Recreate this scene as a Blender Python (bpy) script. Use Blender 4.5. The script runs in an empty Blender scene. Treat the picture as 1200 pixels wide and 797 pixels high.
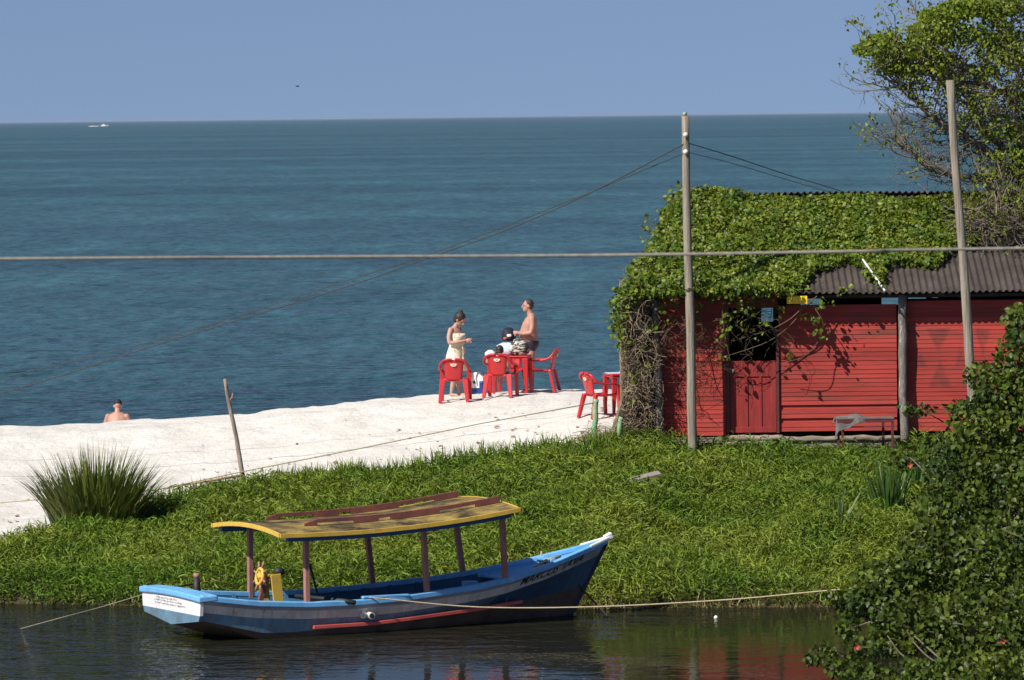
import bpy, bmesh, math, random
import numpy as np
from mathutils import Vector, Matrix, Euler
random.seed(7); RNG = np.random.default_rng(11)
SC = bpy.context.scene; COL = SC.collection
R = math.radians
# ------------------------------------------------------------------ camera
H = 7.6; F = 6600.0
PH = math.atan(261.9/F); RO = R(0.655)
fw = Vector((0, math.cos(PH), -math.sin(PH))); r0 = Vector((1, 0, 0)); u0 = Vector((0, math.sin(PH), math.cos(PH)))
rt = math.cos(RO)*r0-math.sin(RO)*u0; up = math.sin(RO)*r0+math.cos(RO)*u0
CAM = Vector((0, 0, H))
cd = bpy.data.cameras.new('camera'); cam = bpy.data.objects.new('camera', cd); COL.objects.link(cam)
cam.matrix_world = Matrix(((rt.x, up.x, -fw.x, 0), (rt.y, up.y, -fw.y, 0), (rt.z, up.z, -fw.z, H), (0, 0, 0, 1)))
cd.sensor_width = 36; cd.lens = 36*F/1200; cd.clip_start = 1; cd.clip_end = 200000
cd.dof.use_dof = True; cd.dof.focus_distance = 95; cd.dof.aperture_fstop = 12
SC.camera = cam
def P(px, py, Y):
    d = fw+rt*((px-600)/F)-up*((py-398.5)/F)
    return CAM+d*(Y/d.y)
def G(px, py, z):
    d = fw+rt*((px-600)/F)-up*((py-398.5)/F)
    return CAM+d*((z-H)/d.z)
# ------------------------------------------------------------------ scene / light
sunh = Vector((-math.sin(R(47)), -math.cos(R(47)), 0)); EL = R(44)
tosun = Vector((sunh.x*math.cos(EL), sunh.y*math.cos(EL), math.sin(EL)))
sl = bpy.data.lights.new('sun', 'SUN'); sl.energy = 5.0; sl.angle = R(0.53); sl.color = (1, .945, .86)
so = bpy.data.objects.new('sun', sl); COL.objects.link(so); so.rotation_euler = (-tosun).to_track_quat('-Z', 'Y').to_euler()
so.location = (0, 60, 40)
W = bpy.data.worlds.new('World'); SC.world = W; W.use_nodes = True
nt = W.node_tree; nt.nodes.clear()
wo = nt.nodes.new('ShaderNodeOutputWorld'); bg = nt.nodes.new('ShaderNodeBackground'); sk = nt.nodes.new('ShaderNodeTexSky')
sk.sky_type = 'NISHITA'; sk.sun_disc = False; sk.sun_elevation = EL; sk.sun_rotation = math.atan2(tosun.x, tosun.y)
sk.air_density = 1.0; sk.dust_density = 0.3; sk.ozone_density = 2.5
tc = nt.nodes.new('ShaderNodeTexCoord'); ad = nt.nodes.new('ShaderNodeVectorMath'); ad.operation = 'ADD'; ad.inputs[1].default_value = (0, 0, .17)
nm = nt.nodes.new('ShaderNodeVectorMath'); nm.operation = 'NORMALIZE'
mx = nt.nodes.new('ShaderNodeMix'); mx.data_type = 'RGBA'; mx.blend_type = 'MULTIPLY'; mx.inputs['Factor'].default_value = 1
mx.inputs[7].default_value = (.86, .82, .90, 1)
L = nt.links.new
L(tc.outputs['Generated'], ad.inputs[0]); L(ad.outputs[0], nm.inputs[0]); L(nm.outputs[0], sk.inputs['Vector'])
L(sk.outputs[0], mx.inputs[6]); L(mx.outputs[2], bg.inputs[0]); L(bg.outputs[0], wo.inputs[0]); bg.inputs[1].default_value = 0.075
SC.view_settings.view_transform = 'Standard'; SC.view_settings.look = 'None'; SC.view_settings.exposure = 0.38; SC.view_settings.gamma = 1
SC.render.engine = 'CYCLES'; SC.cycles.use_denoising = True
SC.cycles.max_bounces = 8; SC.cycles.transparent_max_bounces = 8
# ------------------------------------------------------------------ materials
def hx(h):
    c = [int(h[i:i+2], 16)/255 for i in (0, 2, 4)]
    return tuple(((x/12.92) if x <= .04045 else ((x+.055)/1.055)**2.4) for x in c)+(1,)
def mat(name, c1, c2=None, scale=4, rough=.7, bump=0, bscale=20, stretch=(1, 1, 1), spec=.4, isl=0, trans=0, lo=.35, hi=.65, c3=None, s3=30, lo3=.55, hi3=.7, detail=6, bdist=.02, rvar=0):
    m = bpy.data.materials.new(name); m.use_nodes = True; n = m.node_tree; b = n.nodes['Principled BSDF']; N = n.nodes.new; K = n.links.new
    b.inputs['Roughness'].default_value = rough; b.inputs['Specular IOR Level'].default_value = spec
    tc = N('ShaderNodeTexCoord'); mp = N('ShaderNodeMapping'); mp.inputs['Scale'].default_value = stretch; K(tc.outputs['Object'], mp.inputs[0])
    def noise(s, d=detail):
        t = N('ShaderNodeTexNoise'); t.inputs['Scale'].default_value = s; t.inputs['Detail'].default_value = d; t.inputs['Roughness'].default_value = .65; K(mp.outputs[0], t.inputs[0]); return t.outputs['Fac']
    def mixc(f, a, bb, l, h):
        r = N('ShaderNodeMapRange'); r.inputs[1].default_value = l; r.inputs[2].default_value = h; K(f, r.inputs[0])
        x = N('ShaderNodeMix'); x.data_type = 'RGBA'; K(r.outputs[0], x.inputs['Factor'])
        for v, i in ((a, 6), (bb, 7)):
            if isinstance(v, tuple): x.inputs[i].default_value = v
            else: K(v, x.inputs[i])
        return x.outputs[2]
    col = c1
    if c2: col = mixc(noise(scale), c1, c2, lo, hi)
    if c3: col = mixc(noise(s3), col, c3, lo3, hi3)
    if isl:
        g = N('ShaderNodeNewGeometry'); r = N('ShaderNodeMapRange'); r.inputs[3].default_value = 1-isl; r.inputs[4].default_value = 1+isl
        K(g.outputs['Random Per Island'], r.inputs[0]); h = N('ShaderNodeHueSaturation')
        K(r.outputs[0], h.inputs['Value'])
        if isinstance(col, tuple): h.inputs['Color'].default_value = col
        else: K(col, h.inputs['Color'])
        col = h.outputs[0]
    if isinstance(col, tuple): b.inputs['Base Color'].default_value = col
    else: K(col, b.inputs['Base Color'])
    if bump:
        bp = N('ShaderNodeBump'); bp.inputs['Strength'].default_value = bump; bp.inputs['Distance'].default_value = bdist
        K(noise(bscale), bp.inputs['Height']); K(bp.outputs[0], b.inputs['Normal'])
    if trans:
        t = N('ShaderNodeBsdfTranslucent'); ms = N('ShaderNodeMixShader'); ms.inputs[0].default_value = trans
        if isinstance(col, tuple): t.inputs[0].default_value = col
        else: K(col, t.inputs[0])
        o = n.nodes['Material Output']; K(b.outputs[0], ms.inputs[1]); K(t.outputs[0], ms.inputs[2]); K(ms.outputs[0], o.inputs[0])
    return m
def lin(r, g, b): return (r, g, b, 1)
M = {}
M['sand'] = mat('sand', lin(.64, .62, .575), lin(.55, .525, .475), 1.2, .95, .85, 6, c3=lin(.42, .375, .315), s3=5.5, lo3=.60, hi3=.74, bdist=.06, spec=.1)
M['soil'] = mat('soil', lin(.04, .042, .016), lin(.07, .058, .03), 1.5, .95, .6, 6, bdist=.08, spec=.1)
M['grass'] = mat('grass', lin(.094, .172, .014), lin(.205, .245, .029), .5, .5, isl=.5, trans=.34, lo=.38, hi=.66, spec=.22, c3=lin(.15, .13, .04), s3=1.1, lo3=.62, hi3=.8)
M['drygrass'] = mat('dry grass', lin(.28, .22, .10), lin(.13, .13, .035), 1.4, .6, isl=.4, trans=.25)
M['tussock'] = mat('tussock', lin(.06, .10, .012), lin(.145, .16, .028), 2.2, .4, isl=.45, trans=.25, spec=.5)
M['reed'] = mat('reed', lin(.045, .105, .018), lin(.085, .15, .03), 3, .38, isl=.3, trans=.25, spec=.5)
M['vine'] = mat('vine leaves', lin(.070, .122, .008), lin(.16, .19, .016), 2.4, .45, isl=.55, trans=.28, spec=.3, c3=lin(.13, .095, .03), s3=1.7, lo3=.60, hi3=.74, lo=.4, hi=.66)
M['bush'] = mat('bush leaves', lin(.018, .042, .006), lin(.095, .125, .014), 1.6, .42, isl=.6, trans=.28, spec=.2)
M['treeleaf'] = mat('tree leaves', lin(.11, .17, .012), lin(.19, .22, .02), 1.2, .45, isl=.45, trans=.36, spec=.25)
M['twig'] = mat('dry twig', lin(.30, .225, .15), lin(.16, .115, .075), 3, .85, isl=.45)
M['vinestem'] = mat('vine stem', lin(.085, .058, .034), lin(.13, .09, .05), 5, .8, isl=.3)
M['bark'] = mat('bark', lin(.085, .065, .05), lin(.17, .14, .11), 4, .9, .6, 14, (1, 1, .4))
M['greytwig'] = mat('grey twig', lin(.235, .19, .145), lin(.10, .078, .056), 2, .85, isl=.35)
M['pole'] = mat('weathered pole', lin(.33, .285, .225), lin(.15, .125, .095), 9, .85, .7, 22, (3, 3, .16), c3=lin(.5, .48, .43), s3=12, lo3=.6, hi3=.75)
M['post'] = mat('lichen post', lin(.24, .21, .18), lin(.11, .095, .08), 10, .9, .8, 20, (2, 2, .4), c3=lin(.4, .39, .35), s3=11, lo3=.56, hi3=.66)
M['stake'] = mat('stake bark', lin(.17, .12, .09), lin(.34, .29, .24), 7, .85, .6, 18, (2, 2, .4))
M['greenpaint'] = mat('green paint', lin(.15, .33, .16), lin(.30, .40, .25), 8, .6, .4, 20, (1, 1, .5), c3=lin(.17, .13, .09), s3=9, lo3=.55, hi3=.62)
M['plank'] = mat('grey plank', lin(.30, .27, .225), lin(.15, .13, .105), 7, .9, .7, 16, (.35, 3, 3))
M['log'] = mat('old sill wood', lin(.33, .285, .22), lin(.13, .105, .08), 6, .9, .8, 12, (.4, 2, 2))
M['darkwood'] = mat('dark wood', lin(.05, .035, .028), lin(.09, .07, .055), 6, .85, .4, 14, (.4, 2, 2))
M['roofsheet'] = mat('fibre roof sheet', lin(.07, .053, .044), lin(.036, .028, .024), 2.2, .85, .5, 30, c3=lin(.11, .10, .085), s3=9, lo3=.6, hi3=.75)
M['interior'] = mat('shade-darkened boards', lin(.009, .007, .006), lin(.016, .012, .010), 3, .95, spec=0)  # near-black colour stands in for the shade inside the shack
M['redplastic'] = mat('red plastic', lin(.50, .020, .024), lin(.44, .02, .022), 3, .38, spec=.5)
M['white'] = mat('white paint', lin(.78, .78, .76), lin(.66, .65, .62), 6, .5)
M['sticker'] = mat('sticker', lin(.82, .78, .66), None, rough=.5)
M['stickerink'] = mat('sticker ink', lin(.5, .3, .1), None, rough=.5)
M['hullblue'] = mat('hull mid blue', lin(.13, .235, .32), lin(.075, .14, .19), 3.5, .55, .35, 12, (2.2, 1, .7), c3=lin(.17, .13, .10), s3=3.5, lo3=.56, hi3=.72)
M['hullwhite'] = mat('hull dirty white', lin(.60, .57, .53), lin(.42, .39, .36), 3, .6, .35, 12, (2.4, 1, .7), c3=lin(.24, .16, .10), s3=4, lo3=.58, hi3=.72)
M['hullgrey'] = mat('hull grey violet', lin(.34, .32, .34), lin(.22, .21, .235), 4, .6, .3, 10, (.6, 1, 2))  # top band: the gunwale's shadow put into the hull colour
M['navy'] = mat('hull navy', lin(.025, .06, .125), lin(.04, .085, .15), 4, .45)
M['hullbottom'] = mat('hull bottom', lin(.055, .03, .026), lin(.09, .07, .055), 3, .7, .4, 9)
M['transomwhite'] = mat('transom white', lin(.72, .71, .71), lin(.6, .59, .6), 3, .5, .2, 8)
M['skyblue'] = mat('boat light blue', lin(.17, .44, .74), lin(.12, .34, .60), 4, .45, .2, 14, c3=lin(.3, .5, .7), s3=6, lo3=.6, hi3=.8)
M['inblue'] = mat('boat inside blue', lin(.03, .115, .22), lin(.024, .08, .15), 3, .55, .3, 12)
M['deckblue'] = mat('boat deck blue', lin(.19, .46, .76), lin(.14, .36, .62), 3, .5, .2, 12)
M['yellow'] = mat('yellow paint', lin(.62, .40, .06), lin(.5, .32, .05), 4, .5, .2, 14, c3=lin(.2, .15, .06), s3=5, lo3=.66, hi3=.8)
M['canopytop'] = mat('mossy canopy', lin(.34, .25, .07), lin(.12, .085, .04), 2.4, .9, .5, 14, c3=lin(.04, .03, .023), s3=1.5, lo3=.43, hi3=.60, lo=.40, hi=.6, spec=.15)
M['canopyblue'] = mat('canopy blue', lin(.015, .06, .17), None, rough=.5)
M['brownred'] = mat('brown red paint', lin(.22, .075, .055), lin(.13, .045, .04), 4, .6, .3, 14, c3=lin(.3, .13, .1), s3=8, lo3=.6, hi3=.75)
M['postpink'] = mat('faded maroon paint', lin(.36, .17, .14), lin(.25, .10, .09), 5, .65, .3, 16, (1, 1, .4))
M['strakered'] = mat('strake red', lin(.52, .09, .07), lin(.4, .07, .06), 4, .5)
M['black'] = mat('black rubber', lin(.018, .017, .018), None, rough=.6)
M['ropetan'] = mat('tan rope', lin(.42, .35, .22), lin(.3, .25, .16), 30, .9)
M['ropegrey'] = mat('grey rope', lin(.30, .27, .22), lin(.2, .18, .15), 30, .9)
M['wire'] = mat('dark wire', lin(.03, .03, .032), None, rough=.6)
M['skinw'] = mat('light skin', lin(.50, .30, .225), lin(.42, .23, .165), 6, .55)
M['skinm'] = mat('tanned skin', lin(.46, .255, .19), lin(.38, .19, .14), 6, .55)
M['hair'] = mat('dark hair', lin(.018, .012, .01), lin(.035, .022, .016), 20, .5, .5, 60)
M['hairb'] = mat('brown hair', lin(.05, .028, .018), lin(.03, .018, .013), 20, .55, .5, 60)
M['dress'] = mat('floral dress', lin(.75, .66, .42), lin(.80, .77, .66), 9, .8, c3=lin(.30, .2, .05), s3=17, lo3=.57, hi3=.62)
M['trunks'] = mat('dark trunks', lin(.028, .022, .04), None, rough=.5)
M['cap'] = mat('dark cap', lin(.012, .013, .022), None, rough=.7)
M['whitecloth'] = mat('white cloth', lin(.8, .79, .76), None, rough=.9, bump=.3, bscale=12)
M['paleblue'] = mat('pale blue cloth', lin(.45, .58, .72), lin(.62, .7, .78), 5, .85)
M['camo'] = mat('striped bag', lin(.035, .032, .028), lin(.55, .5, .42), 9, .8, stretch=(1, 1, 2.4), lo=.5, hi=.54)
M['coolerblue'] = mat('cooler blue', lin(.012, .05, .22), None, rough=.4)
M['greycloth'] = mat('grey cloth', lin(.15, .14, .13), lin(.09, .085, .08), 8, .95, .5, 30)
M['maroon'] = mat('maroon metal', lin(.09, .022, .024), lin(.13, .03, .03), 6, .6)
M['flower'] = mat('red flower', lin(.55, .09, .05), lin(.42, .04, .04), 8, .6, trans=.25)
M['bamboo'] = mat('dry cane', lin(.42, .31, .17), lin(.3, .2, .11), 8, .7, (.0), 10)
M['yellowsheet'] = mat('yellow sheet', lin(.85, .62, .02), lin(.75, .42, .01), 6, .5)
M['litter'] = mat('dead leaf', lin(.30, .17, .08), lin(.18, .11, .06), 6, .8, isl=.3)
M['foam'] = mat('white foam', lin(.8, .8, .8), None, rough=.9)
M['eye'] = mat('eye', lin(.02, .015, .012), None, rough=.2)
M['stem'] = mat('dark stem paint', lin(.014, .022, .042), None, rough=.6)
M['ink'] = mat('black lettering', lin(.02, .018, .02), None, rough=.6)
M['inkfaded'] = mat('faded lettering', lin(.2, .18, .2), None, rough=.6)
M['bird'] = mat('dark feathers', lin(.03, .03, .035), None, rough=.8)
# red weatherboard with wear, and a darker worn emblem on the third panel
def redboard():
    m = mat('red weatherboard', lin(.41, .050, .038), lin(.28, .037, .029), 1.6, .7, .35, 14, (.35, 1, 3.5), c3=lin(.15, .05, .035), s3=1.3, lo3=.50, hi3=.72, spec=.25, isl=.16)
    return m
M['redboard'] = redboard()
M['reddoor'] = mat('red door', lin(.31, .034, .03), lin(.21, .026, .024), 3, .65, .35, 14, (3, 1, .5), c3=lin(.15, .04, .03), s3=3, lo3=.58, hi3=.72, spec=.25)
M['redworn'] = mat('worn red paint', lin(.315, .043, .039), lin(.25, .036, .033), 3, .8, .3, 14, (.4, 1, 3))
def watermat(name, base, rough, layers, mask=None, dist=1.0, spec=.5, base2=None, bs=.004, sl=(1, 1, 1), fine=False):
    m = bpy.data.materials.new(name); m.use_nodes = True; n = m.node_tree; b = n.nodes['Principled BSDF']; N = n.nodes.new; K = n.links.new
    b.inputs['Base Color'].default_value = base; b.inputs['Roughness'].default_value = rough; b.inputs['IOR'].default_value = 1.33; b.inputs['Specular IOR Level'].default_value = spec
    tc = N('ShaderNodeTexCoord'); tot = None
    for (sx, sy, amp, d) in layers:
        mp = N('ShaderNodeMapping'); mp.inputs['Scale'].default_value = (sx, sy, 1); K(tc.outputs['Object'], mp.inputs[0])
        t = N('ShaderNodeTexNoise'); t.inputs['Scale'].default_value = 1; t.inputs['Detail'].default_value = d; t.inputs['Roughness'].default_value = .55; K(mp.outputs[0], t.inputs[0])
        mm = N('ShaderNodeMath'); mm.operation = 'MULTIPLY'; mm.inputs[1].default_value = amp; K(t.outputs['Fac'], mm.inputs[0])
        if tot is None: tot = mm.outputs[0]
        else:
            a = N('ShaderNodeMath'); a.operation = 'ADD'; K(tot, a.inputs[0]); K(mm.outputs[0], a.inputs[1]); tot = a.outputs[0]
    if base2:
        mp = N('ShaderNodeMapping'); mp.inputs['Scale'].default_value = sl; K(tc.outputs['Object'], mp.inputs[0])
        t = N('ShaderNodeTexNoise'); t.inputs['Scale'].default_value = bs; t.inputs['Detail'].default_value = 5; K(mp.outputs[0], t.inputs[0])
        r = N('ShaderNodeMapRange'); r.inputs[1].default_value = .38; r.inputs[2].default_value = .64; K(t.outputs['Fac'], r.inputs[0])
        x = N('ShaderNodeMix'); x.data_type = 'RGBA'; x.inputs[6].default_value = base; x.inputs[7].default_value = base2; K(r.outputs[0], x.inputs['Factor']); K(x.outputs[2], b.inputs['Base Color'])
        if fine:   # light and dark of waves and wind patches put into the water colour
            cur = x.outputs[2]
            for sx_, sy_, am in ((1.3, .2, .42), (.2, .03, .26), (.02, .0030, .13), (.0003, .0022, .24)):
                mp = N('ShaderNodeMapping'); mp.inputs['Scale'].default_value = (sx_, sy_, 1); K(tc.outputs['Object'], mp.inputs[0])
                t = N('ShaderNodeTexNoise'); t.inputs['Scale'].default_value = 1; t.inputs['Detail'].default_value = 6; t.inputs['Roughness'].default_value = .7; K(mp.outputs[0], t.inputs[0])
                r = N('ShaderNodeMapRange'); r.inputs[1].default_value = .3; r.inputs[2].default_value = .7; r.inputs[3].default_value = 1-am; r.inputs[4].default_value = 1+am; K(t.outputs['Fac'], r.inputs[0])
                h = N('ShaderNodeHueSaturation'); K(r.outputs[0], h.inputs['Value']); K(cur, h.inputs['Color']); cur = h.outputs[0]
            K(cur, b.inputs['Base Color'])
    bp = N('ShaderNodeBump'); bp.inputs['Distance'].default_value = dist; bp.inputs['Strength'].default_value = 1; K(tot, bp.inputs['Height']); K(bp.outputs[0], b.inputs['Normal'])
    o = n.nodes['Material Output']; gl = N('ShaderNodeBsdfGlossy'); gl.inputs['Roughness'].default_value = rough; df = N('ShaderNodeBsdfDiffuse')
    for l_ in list(b.inputs['Base Color'].links): K(l_.from_socket, df.inputs[0])
    if not b.inputs['Base Color'].links: df.inputs[0].default_value = base
    fr = N('ShaderNodeFresnel'); fr.inputs[0].default_value = 1.33; mn = N('ShaderNodeMath'); mn.operation = 'MULTIPLY'; mn.inputs[1].default_value = spec; K(fr.outputs[0], mn.inputs[0])
    for q_ in (gl, df, fr): K(bp.outputs[0], q_.inputs['Normal'])
    mxs = N('ShaderNodeMixShader'); K(mn.outputs[0], mxs.inputs[0]); K(df.outputs[0], mxs.inputs[1]); K(gl.outputs[0], mxs.inputs[2]); K(mxs.outputs[0], o.inputs[0])
    if mask:   # calm lee water by the bank, ruffled water further out: strength follows world position
        x0, x1, ww, lo_ = mask
        sp = N('ShaderNodeSeparateXYZ'); K(tc.outputs['Object'], sp.inputs[0])
        ma = N('ShaderNodeMath'); ma.operation = 'MULTIPLY_ADD'; ma.inputs[1].default_value = ww; K(sp.outputs[1], ma.inputs[0]); K(sp.outputs[0], ma.inputs[2])
        nz = N('ShaderNodeTexNoise'); nz.inputs['Scale'].default_value = .5; K(tc.outputs['Object'], nz.inputs[0])
        m2 = N('ShaderNodeMath'); m2.operation = 'MULTIPLY_ADD'; m2.inputs[1].default_value = 4; K(nz.outputs['Fac'], m2.inputs[0]); K(ma.outputs[0], m2.inputs[2])
        r = N('ShaderNodeMapRange'); r.interpolation_type = 'SMOOTHSTEP'; r.inputs[1].default_value = x0; r.inputs[2].default_value = x1; r.inputs[3].default_value = 1; r.inputs[4].default_value = lo_
        K(m2.outputs[0], r.inputs[0]); K(r.outputs[0], bp.inputs['Strength'])
    return m
M['sea'] = watermat('sea water', lin(.019, .060, .074), .10, [(.75, .50, .85, 3), (.10, .055, 4.5, 4), (2.2, 1.6, .14, 2)], base2=lin(.031, .098, .112), bs=.004, sl=(1, 3.5, 1), dist=.8, spec=.62, fine=True)
M['river'] = watermat('river water', lin(.015, .015, .009), .035, [(1.3, 1.5, .20, 3), (4.2, 4.6, .05, 2)], mask=(-70.5, -65.5, -.85, .048), dist=.9, spec=.74)
# ------------------------------------------------------------------ mesh helpers
def tag(o, label=None, cat=None, group=None, kind=None):
    for k, v in (('label', label), ('category', cat), ('group', group), ('kind', kind)):
        if v: o[k] = v
    return o
def empty(name, loc=(0, 0, 0), rz=0):
    o = bpy.data.objects.new(name, None); COL.objects.link(o); o.location = loc; o.rotation_euler = (0, 0, rz); o.empty_display_size = .2; return o
def link(name, me, mats, parent=None, smooth=False):
    for m in (mats if isinstance(mats, (list, tuple)) else [mats]): me.materials.append(m)
    if smooth: me.polygons.foreach_set('use_smooth', [True]*len(me.polygons))
    o = bpy.data.objects.new(name, me); COL.objects.link(o)
    if parent: o.parent = parent
    return o
def npmesh(name, V, Fs, mi=None):
    me = bpy.data.meshes.new(name)
    nl = sum(f.size for f in Fs); np_ = sum(len(f) for f in Fs)
    me.vertices.add(len(V)); me.vertices.foreach_set('co', np.asarray(V, np.float32).ravel())
    me.loops.add(nl); me.loops.foreach_set('vertex_index', np.concatenate([f.ravel() for f in Fs]).astype(np.int32))
    me.polygons.add(np_); cnt = np.concatenate([np.full(len(f), f.shape[1]) for f in Fs]); st = np.concatenate([[0], np.cumsum(cnt)[:-1]])
    me.polygons.foreach_set('loop_start', st.astype(np.int32))
    me.update(calc_edges=True); me.validate(); return me
class MB:
    def __init__(s): s.v = []; s.f = []; s.m = []
    def add(s, vs, fs, m=0):
        b = len(s.v); s.v += [tuple(x) for x in vs]; s.f += [tuple(b+i for i in f) for f in fs]; s.m += [m]*len(fs); return s
    def box(s, c, d, rot=None, m=0, taper=1):
        x, y, z = d[0]/2, d[1]/2, d[2]/2; vs = []
        for sz in (-1, 1):
            k = taper if sz < 0 else 1
            for sx, sy in ((-1, -1), (1, -1), (1, 1), (-1, 1)):
                v = Vector((sx*x*k, sy*y*k, sz*z)); v = (rot @ v) if rot else v; vs.append(Vector(c)+v)
        return s.add(vs, [(3, 2, 1, 0), (4, 5, 6, 7), (0, 1, 5, 4), (1, 2, 6, 5), (2, 3, 7, 6), (3, 0, 4, 7)], m)
    def bar(s, a, b, w, h, m=0, upv=(0, 0, 1), w2=None, h2=None):
        a = Vector(a); b = Vector(b); d = (b-a).normalized(); u = Vector(upv)
        if abs(d.dot(u)) > .98: u = Vector((0, 1, 0))
        x = d.cross(u).normalized(); u = x.cross(d); w2 = w2 or w; h2 = h2 or h
        vs = [p+x*(sx*ww/2)+u*(sy*hh/2) for p, ww, hh in ((a, w, h), (b, w2, h2)) for sx, sy in ((-1, -1), (1, -1), (1, 1), (-1, 1))]
        return s.add(vs, [(0, 1, 2, 3), (7, 6, 5, 4), (0, 4, 5, 1), (1, 5, 6, 2), (2, 6, 7, 3), (3, 7, 4, 0)], m)
    def rings(s, rs, m=0, cap=True, closed=True):
        n = len(rs[0]); b = len(s.v); s.v += [tuple(p) for r in rs for p in r]; k = n if closed else n-1
        for i in range(len(rs)-1):
            for j in range(k):
                j2 = (j+1) % n; s.f.append((b+i*n+j, b+i*n+j2, b+(i+1)*n+j2, b+(i+1)*n+j)); s.m.append(m)
        if cap:
            s.f.append(tuple(b+j for j in reversed(range(n)))); s.m.append(m)
            s.f.append(tuple(b+(len(rs)-1)*n+j for j in range(n))); s.m.append(m)
        return s
    def tube(s, pts, rad, n=6, m=0, cap=True, flat=None, jit=0):
        pts = [Vector(p) for p in pts]; k = len(pts)
        if not isinstance(rad, (list, tuple)): rad = [rad]*k
        rs = []; px = None
        for i, p in enumerate(pts):
            d = (pts[min(i+1, k-1)]-pts[max(i-1, 0)]).normalized()
            if px is None:
                a = Vector((0, 0, 1)) if abs(d.z) < .9 else Vector((0, 1, 0)); px = d.cross(a).normalized()
            else:
                px = (px-d*px.dot(d)).normalized()
            py = d.cross(px); r = []
            for j in range(n):
                t = 2*math.pi*j/n; q = rad[i]*(1+(random.uniform(-jit, jit) if jit else 0))
                r.append(p+px*math.cos(t)*q+py*math.sin(t)*q*(flat or 1))
            rs.append(r)
        return s.rings(rs, m, cap)
    def ell(s, c, r, n=10, k=7, m=0, rot=None):
        rs = []
        for i in range(k+1):
            a = -math.pi/2+math.pi*(i/k); a = max(-1.5, min(1.5, a)); ring = []
            for j in range(n):
                t = 2*math.pi*j/n; v = Vector((r[0]*math.cos(a)*math.cos(t), r[1]*math.cos(a)*math.sin(t), r[2]*math.sin(a)))
                ring.append(Vector(c)+((rot @ v) if rot else v))
            rs.append(ring)
        return s.rings(rs, m)
    def build(s, name, mats, parent=None, smooth=False, bevel=0):
        me = bpy.data.meshes.new(name); me.from_pydata(s.v, [], s.f); me.update()
        me.polygons.foreach_set('material_index', s.m)
        bm = bmesh.new(); bm.from_mesh(me); bmesh.ops.recalc_face_normals(bm, faces=bm.faces); bm.to_mesh(me); bm.free()
        o = link(name, me, mats, parent, smooth)
        if bevel:
            md = o.modifiers.new('bevel', 'BEVEL'); md.width = bevel; md.segments = 2; md.limit_method = 'ANGLE'; md.angle_limit = R(40)
        return o
def wob(a, b, n, amp, seed=None):
    a = Vector(a); b = Vector(b); return [a.lerp(b, i/n)+(Vector((random.gauss(0, amp), random.gauss(0, amp), random.gauss(0, amp))) if 0 < i < n else Vector()) for i in range(n+1)]
def sag(a, b, s, n=24):
    a = Vector(a); b = Vector(b); return [a.lerp(b, i/n)-Vector((0, 0, s*4*(i/n)*(1-i/n))) for i in range(n+1)]
def smooth_path(pts, n=6):
    pts = [Vector(p) for p in pts]; out = []
    for i in range(len(pts)-1):
        p0 = pts[max(i-1, 0)]; p1 = pts[i]; p2 = pts[i+1]; p3 = pts[min(i+2, len(pts)-1)]
        for k in range(n):
            t = k/n; out.append(.5*((2*p1)+(p2-p0)*t+(2*p0-5*p1+4*p2-p3)*t*t+(3*p1-p0-3*p2+p3)*t**3))
    return out+[pts[-1]]
# vectorised plants ---------------------------------------------------
def unit(a): return a/np.maximum(np.linalg.norm(a, axis=1, keepdims=True), 1e-9)
LEAF_V = np.array([(0, 0, 0), (.22, .40, .10), (.62, .36, .08), (1, 0, -.12), (.62, -.36, .08), (.22, -.40, .10), (.5, 0, 0)])
LEAF_Q = np.array([(0, 6, 2, 1), (0, 5, 4, 6)]); LEAF_T = np.array([(6, 3, 2), (6, 4, 3)])
def leaves(name, C, A, Nn, size, m, parent=None, wid=1.0):
    A = unit(A); Nn = unit(Nn-A*(A*Nn).sum(1, keepdims=True)); B = np.cross(Nn, A); k = len(C)
    V = C[:, None, :]+size[:, None, None]*(LEAF_V[None, :, 0, None]*A[:, None, :]+wid*LEAF_V[None, :, 1, None]*B[:, None, :]+LEAF_V[None, :, 2, None]*Nn[:, None, :])
    off = (np.arange(k)*7)[:, None, None]
    return link(name, npmesh(name, V.reshape(-1, 3), [(LEAF_Q[None]+off).reshape(-1, 4), (LEAF_T[None]+off).reshape(-1, 3)]), m, parent, True)
def blades(name, C, Ln, w, lean, m, parent=None, az=None, curl=1.0, seg=3, upv=None):
    k = len(C); az = RNG.uniform(0, 2*np.pi, k) if az is None else az
    D = np.stack([np.cos(az), np.sin(az), 0*az], 1); tw = az+np.pi/2+RNG.normal(0, .5, k); S = np.stack([np.cos(tw), np.sin(tw), 0*tw], 1)
    P0 = C.copy(); rows = []
    ws = [1, 1, .72, .3] if seg == 3 else [.8, 1, .95, .8, .5, .2]
    for i in range(seg):
        wi = (w*ws[i])[:, None]*.5; rows += [P0-S*wi, P0+S*wi]
        a = lean*(.35+curl*(i+.5)/seg*1.1); st = Ln/seg
        P0 = P0+D*(st*np.sin(a))[:, None]+np.array([0, 0, 1])*(st*np.cos(a))[:, None]
    rows.append(P0); V = np.stack(rows, 1); nv = V.shape[1]; off = (np.arange(k)*nv)[:, None, None]
    Q = np.array([(2*i, 2*i+1, 2*i+3, 2*i+2) for i in range(seg-1)]); T = np.array([(2*seg-2, 2*seg-1, 2*seg)])
    return link(name, npmesh(name, V.reshape(-1, 3), [(Q[None]+off).reshape(-1, 4), (T[None]+off).reshape(-1, 3)]), m, parent, True)
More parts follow.
